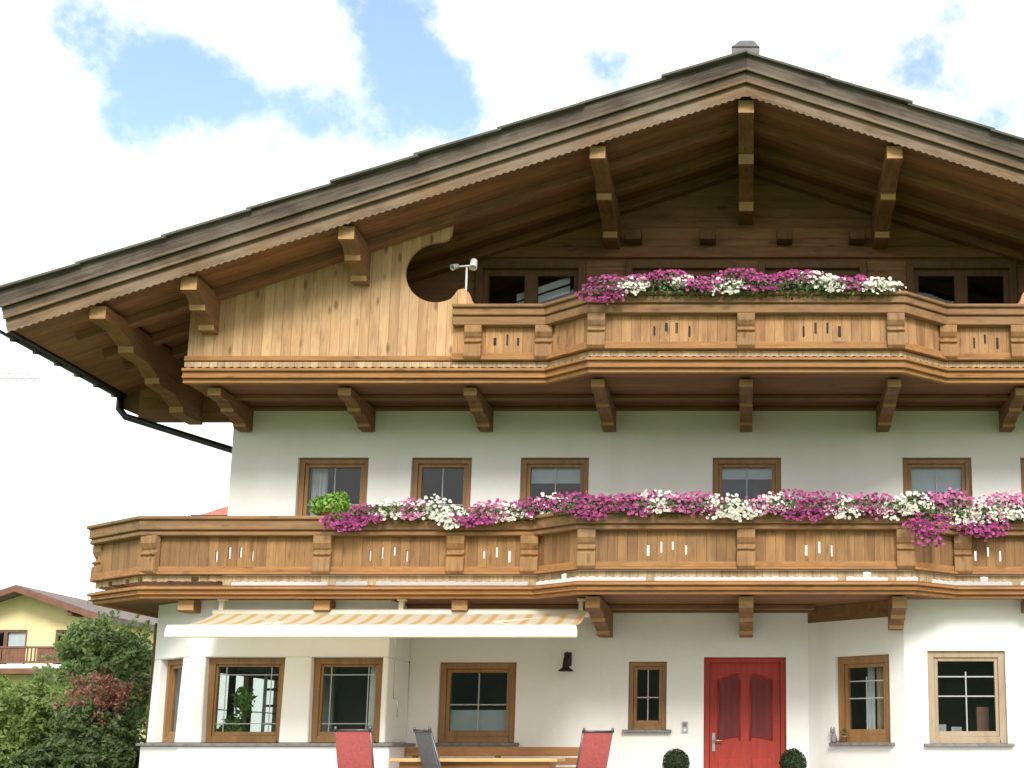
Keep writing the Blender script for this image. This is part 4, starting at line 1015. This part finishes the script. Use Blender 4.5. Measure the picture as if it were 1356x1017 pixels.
# ------------------------------------------------------------------ yellow neighbour house
NY = 54.0
NK = (NY + D) / F
def npx(u, v): p = at(u, v, NY); return p.x, p.z
axp, azp = npx(38, 778)
nh = thing('neighbour_house', 'yellow rendered house with brown gable roof beyond the shrubs', 'house', (axp, NY, 0))
def nl(u, v): x, z = npx(u, v); return x - axp, z
def slopez(x): return azp - .34 * abs(x)
hwN = 3.9
m = MB(); wins = [(-22, 37, 834, 866), (74, 117, 834, 866)]
hol = [(nl(a, c)[0] + hwN, nl(b, c)[0] + hwN, nl(a, e)[1] - .9, nl(a, c)[1]) for a, b, c, e in wins]
eav = slopez(hwN) - .3
m.wallface((-hwN, 0), (1, 0), 2 * hwN, -.5, eav, .3, hol); m.prism([(-hwN, eav + .001), (hwN, eav + .001), (0, azp - .3)], 'Y', 0, .3)
m.box(-hwN, -hwN + .3, .3, 12, -.5, eav); m.box(hwN - .3, hwN, .3, 12, -.5, eav); m.box(-hwN, hwN, 12, 12.3, -.5, eav)
m.build('wall', 'yellow', nh)
m = MB(); m.box(-hwN + .31, hwN - .31, 3, 3.1, -.5, eav); m.build('room_wall', 'dark', nh)
for s in (-1, 1):
    m = MB(); e = 4.5
    m.prism([(0, azp), (s * e, slopez(e)), (s * e, slopez(e) - .28), (0, azp - .28)], 'Y', -1.3, 13); rf = m.build('roof', 'nroof', nh)
    m = MB(); m.prism([(0, azp - .05), (s * e, slopez(e) - .05), (s * e, slopez(e) - .36), (0, azp - .36)], 'Y', -1.36, -1.301); m.build('barge_board', 'nwood', rf)
    x = s * 2.9; m = MB(); m.box(x - .12, x + .12, -1.2, -.001, slopez(2.9) - .6, slopez(2.9) - .30); m.build('purlin', 'nwood', rf)
for (a, b, c, e) in hol:
    a, b = a - hwN, b - hwN; m = MB(); f = .12
    m.box(a, a + f, .05, .15, c, e); m.box(b - f, b, .05, .15, c, e); m.box(a + f, b - f, .05, .15, e - f, e); xm = (a + b) / 2; m.box(xm - .09, xm + .09, .05, .15, c, e - f)
    fr = m.build('window', 'nwood', nh); m = MB(); m.quad((a + f, .1, c), (b - f, .1, c), (b - f, .1, e - f), (a + f, .1, e - f)); m.build('pane', 'glass', fr)
    m = MB(); m.quad((xm + .1, .2, c), (b - f, .2, c), (b - f, .2, e - f), (xm + .1, .2, e - f)); m.build('curtain', 'curtain', fr)
z1, z0 = nl(38, 858)[1], nl(38, 881)[1]
m = MB(); m.box(-hwN - .2, hwN + .2, -1.25, -.001, z0 - .22, z0 - .02); bc = m.build('balcony', 'white', nh)
m = MB(); m.box(-hwN - .2, hwN + .2, -1.27, -1.17, z1 - .1, z1); m.box(-hwN - .2, hwN + .2, -1.24, -1.19, z0 + .05, z0 + .15); m.build('handrail', 'nwood', bc)
m = MB(); x = -hwN - .1; k = 0
while x < hwN:
    if k % 9 < 6: m.box(x, x + .19, -1.235, -1.205, z0 + .151, z1 - .101)
    else: m.box(x + .07, x + .15, -1.235, -1.205, z0 + .151, z1 - .101)
    x += .2; k += 1
m.build('balusters', 'nwood', bc)
m = MB(); m.box(-hwN - .2, hwN + .2, -1.26, -.001, z0 - .5, z0 - .221); m.build('balcony_beam', 'nwood', bc)
for k in range(4):
    x = nl(44 + k * 4.2, 0)[0]; zz = nl(0, 812)[1]; m = MB(); m.box(x - .04, x + .04, -.02, -.001, zz, zz + .3); m.build('vent_slot', 'nwood', nh)
m = MB(); ax_ = nl(82, 780)[0]; zz = slopez(ax_); m.tube([(ax_, 3, zz - .3), (ax_, 3, zz + 1.5)], .02, 6)
for k in range(3): m.tube([(ax_ - .5 + k * .1, 3, zz + 1.0 + k * .22), (ax_ + .5 - k * .1, 3, zz + 1.0 + k * .22)], .012, 5)
m.build('antenna', 'steel', nh)
# dark conifer tip behind the neighbour's roof
def conifer(u, v, Y, rpx, label):
    c = at(u, v, Y); t = thing('conifer', label, 'tree', (c.x, Y, 0)); k = (Y + D) / F; rr = random.Random(int(u)); m = MB(); hN = c.z; rb = rpx * k * 2.2
    for i in range(1800):
        f = rr.random() ** .7; zz = hN * (.12 + .88 * (1 - f)); q = rb * f * rr.uniform(.4, 1); th = rr.uniform(0, 6.28)
        p = Vector((q * math.cos(th), q * math.sin(th), zz)); d = Vector((math.cos(th), math.sin(th), -.35)).normalized(); sd = d.cross(Vector((0, 0, 1))).normalized()
        s_ = .45 * rr.uniform(.6, 1.3); m.bm.faces.new([m.bm.verts.new(p + w_) for w_ in (-sd * s_ * .4, d * s_, sd * s_ * .4)])
    m.build('crown', 'leaf_c', t, weld=False); m = MB(); m.tube([(0, 0, 0), (0, 0, hN * .95)], .22, 8, r2=.03); m.build('trunk', 'bark', t)
conifer(140, 786, 72, 12, 'dark conifer top showing behind the yellow house roof')
conifer(152, 789, 76, 12, 'dark conifer top next to the chalet balcony end')

# red-roofed house half hidden behind the chalet
RY = 26.0
rx0, rz0 = at(258, 684, RY).x, at(258, 684, RY).z; rx1, rz1 = at(305, 659, RY).x, at(305, 659, RY).z
rh = thing('red_roofed_house', 'house with red tiled roof half hidden behind the chalet', 'house', (rx0, RY, 0))
sl_ = (rz1 - rz0) / (rx1 - rx0); W_ = 9.0; 
m = MB(); m.box(.5, W_ - .5, .5, 8, -.3, rz0 - .05); m.build('wall', 'plaster', rh)
m = MB(); rt = rz0 + sl_ * W_ / 2
A = [(0, 0, rz0), (W_, 0, rz0), (W_, 8.5, rz0), (0, 8.5, rz0)]; Tp = [(W_ / 2 - .2, 3.6, rt), (W_ / 2 + .2, 4.9, rt)]
m.quad(A[0], A[1], Tp[1], Tp[0]); m.quad(A[1], A[2], Tp[1]); m.quad(A[2], A[3], Tp[0], Tp[1]); m.quad(A[3], A[0], Tp[0]); m.quad(A[3], A[2], A[1], A[0])
m.build('roof', 'redtile', rh)
m = MB(); m.sweep([(0, 8.5), (0, 0), (W_, 0)], -.02, .1, rz0 - .14, rz0 + .04); m.build('gutter', 'metal_dark', rh)

# tower crane far away
CY = 130.0
tip = at(54, 500, CY); cw = thing('tower_crane', 'grey tower crane jib pointing in from the left, far away', 'crane', (tip.x - 22, CY, 0))
m = MB()
for dx in (-.7, .7):
    for dy in (-.7, .7): m.tube([(dx, dy, 0), (dx, dy, tip.z + 5)], .09, 5)
z = 0
while z < tip.z + 4:
    for dy in (-.7, .7): m.tube([(-.7, dy, z), (.7, dy, z + 1.6)], .05, 4)
    z += 1.6
m.build('mast', 'crane', cw)
m = MB(); zj = tip.z
m.tube([(0, 0, zj + .5), (21, 0, zj + .45)], .055, 5)
for dy in (-.5, .5): m.tube([(0, dy, zj - .25), (22, dy, zj - .25)], .055, 5)
for i in range(22):
    for dy in (-.5, .5): m.tube([(i, dy, zj - .25), (i + .5, 0, zj + .5), (i + 1, dy, zj - .25)], .03, 4, cap=False)
m.tube([(18.4, 0, zj + .5), (18.4, 0, zj + .95)], .05, 5)
m.build('jib', 'crane', cw)
m = MB(); m.tube([(0, 0, zj), (-9, 0, zj)], .12, 6); m.box(-9.5, -7.5, -.6, .6, zj - 1.8, zj - .1); m.build('counter_jib', 'crane', cw)
m = MB(); m.tube([(0, 0, zj + 5), (14, 0, zj + .55)], .03, 4); m.tube([(0, 0, zj + 5), (-8.5, 0, zj + .1)], .03, 4); m.build('stay_cable', 'crane', cw)
m = MB(); m.box(.8, 2.2, -.8, .6, zj - 2.3, zj - .4); m.build('cab', 'crane', cw, .05)
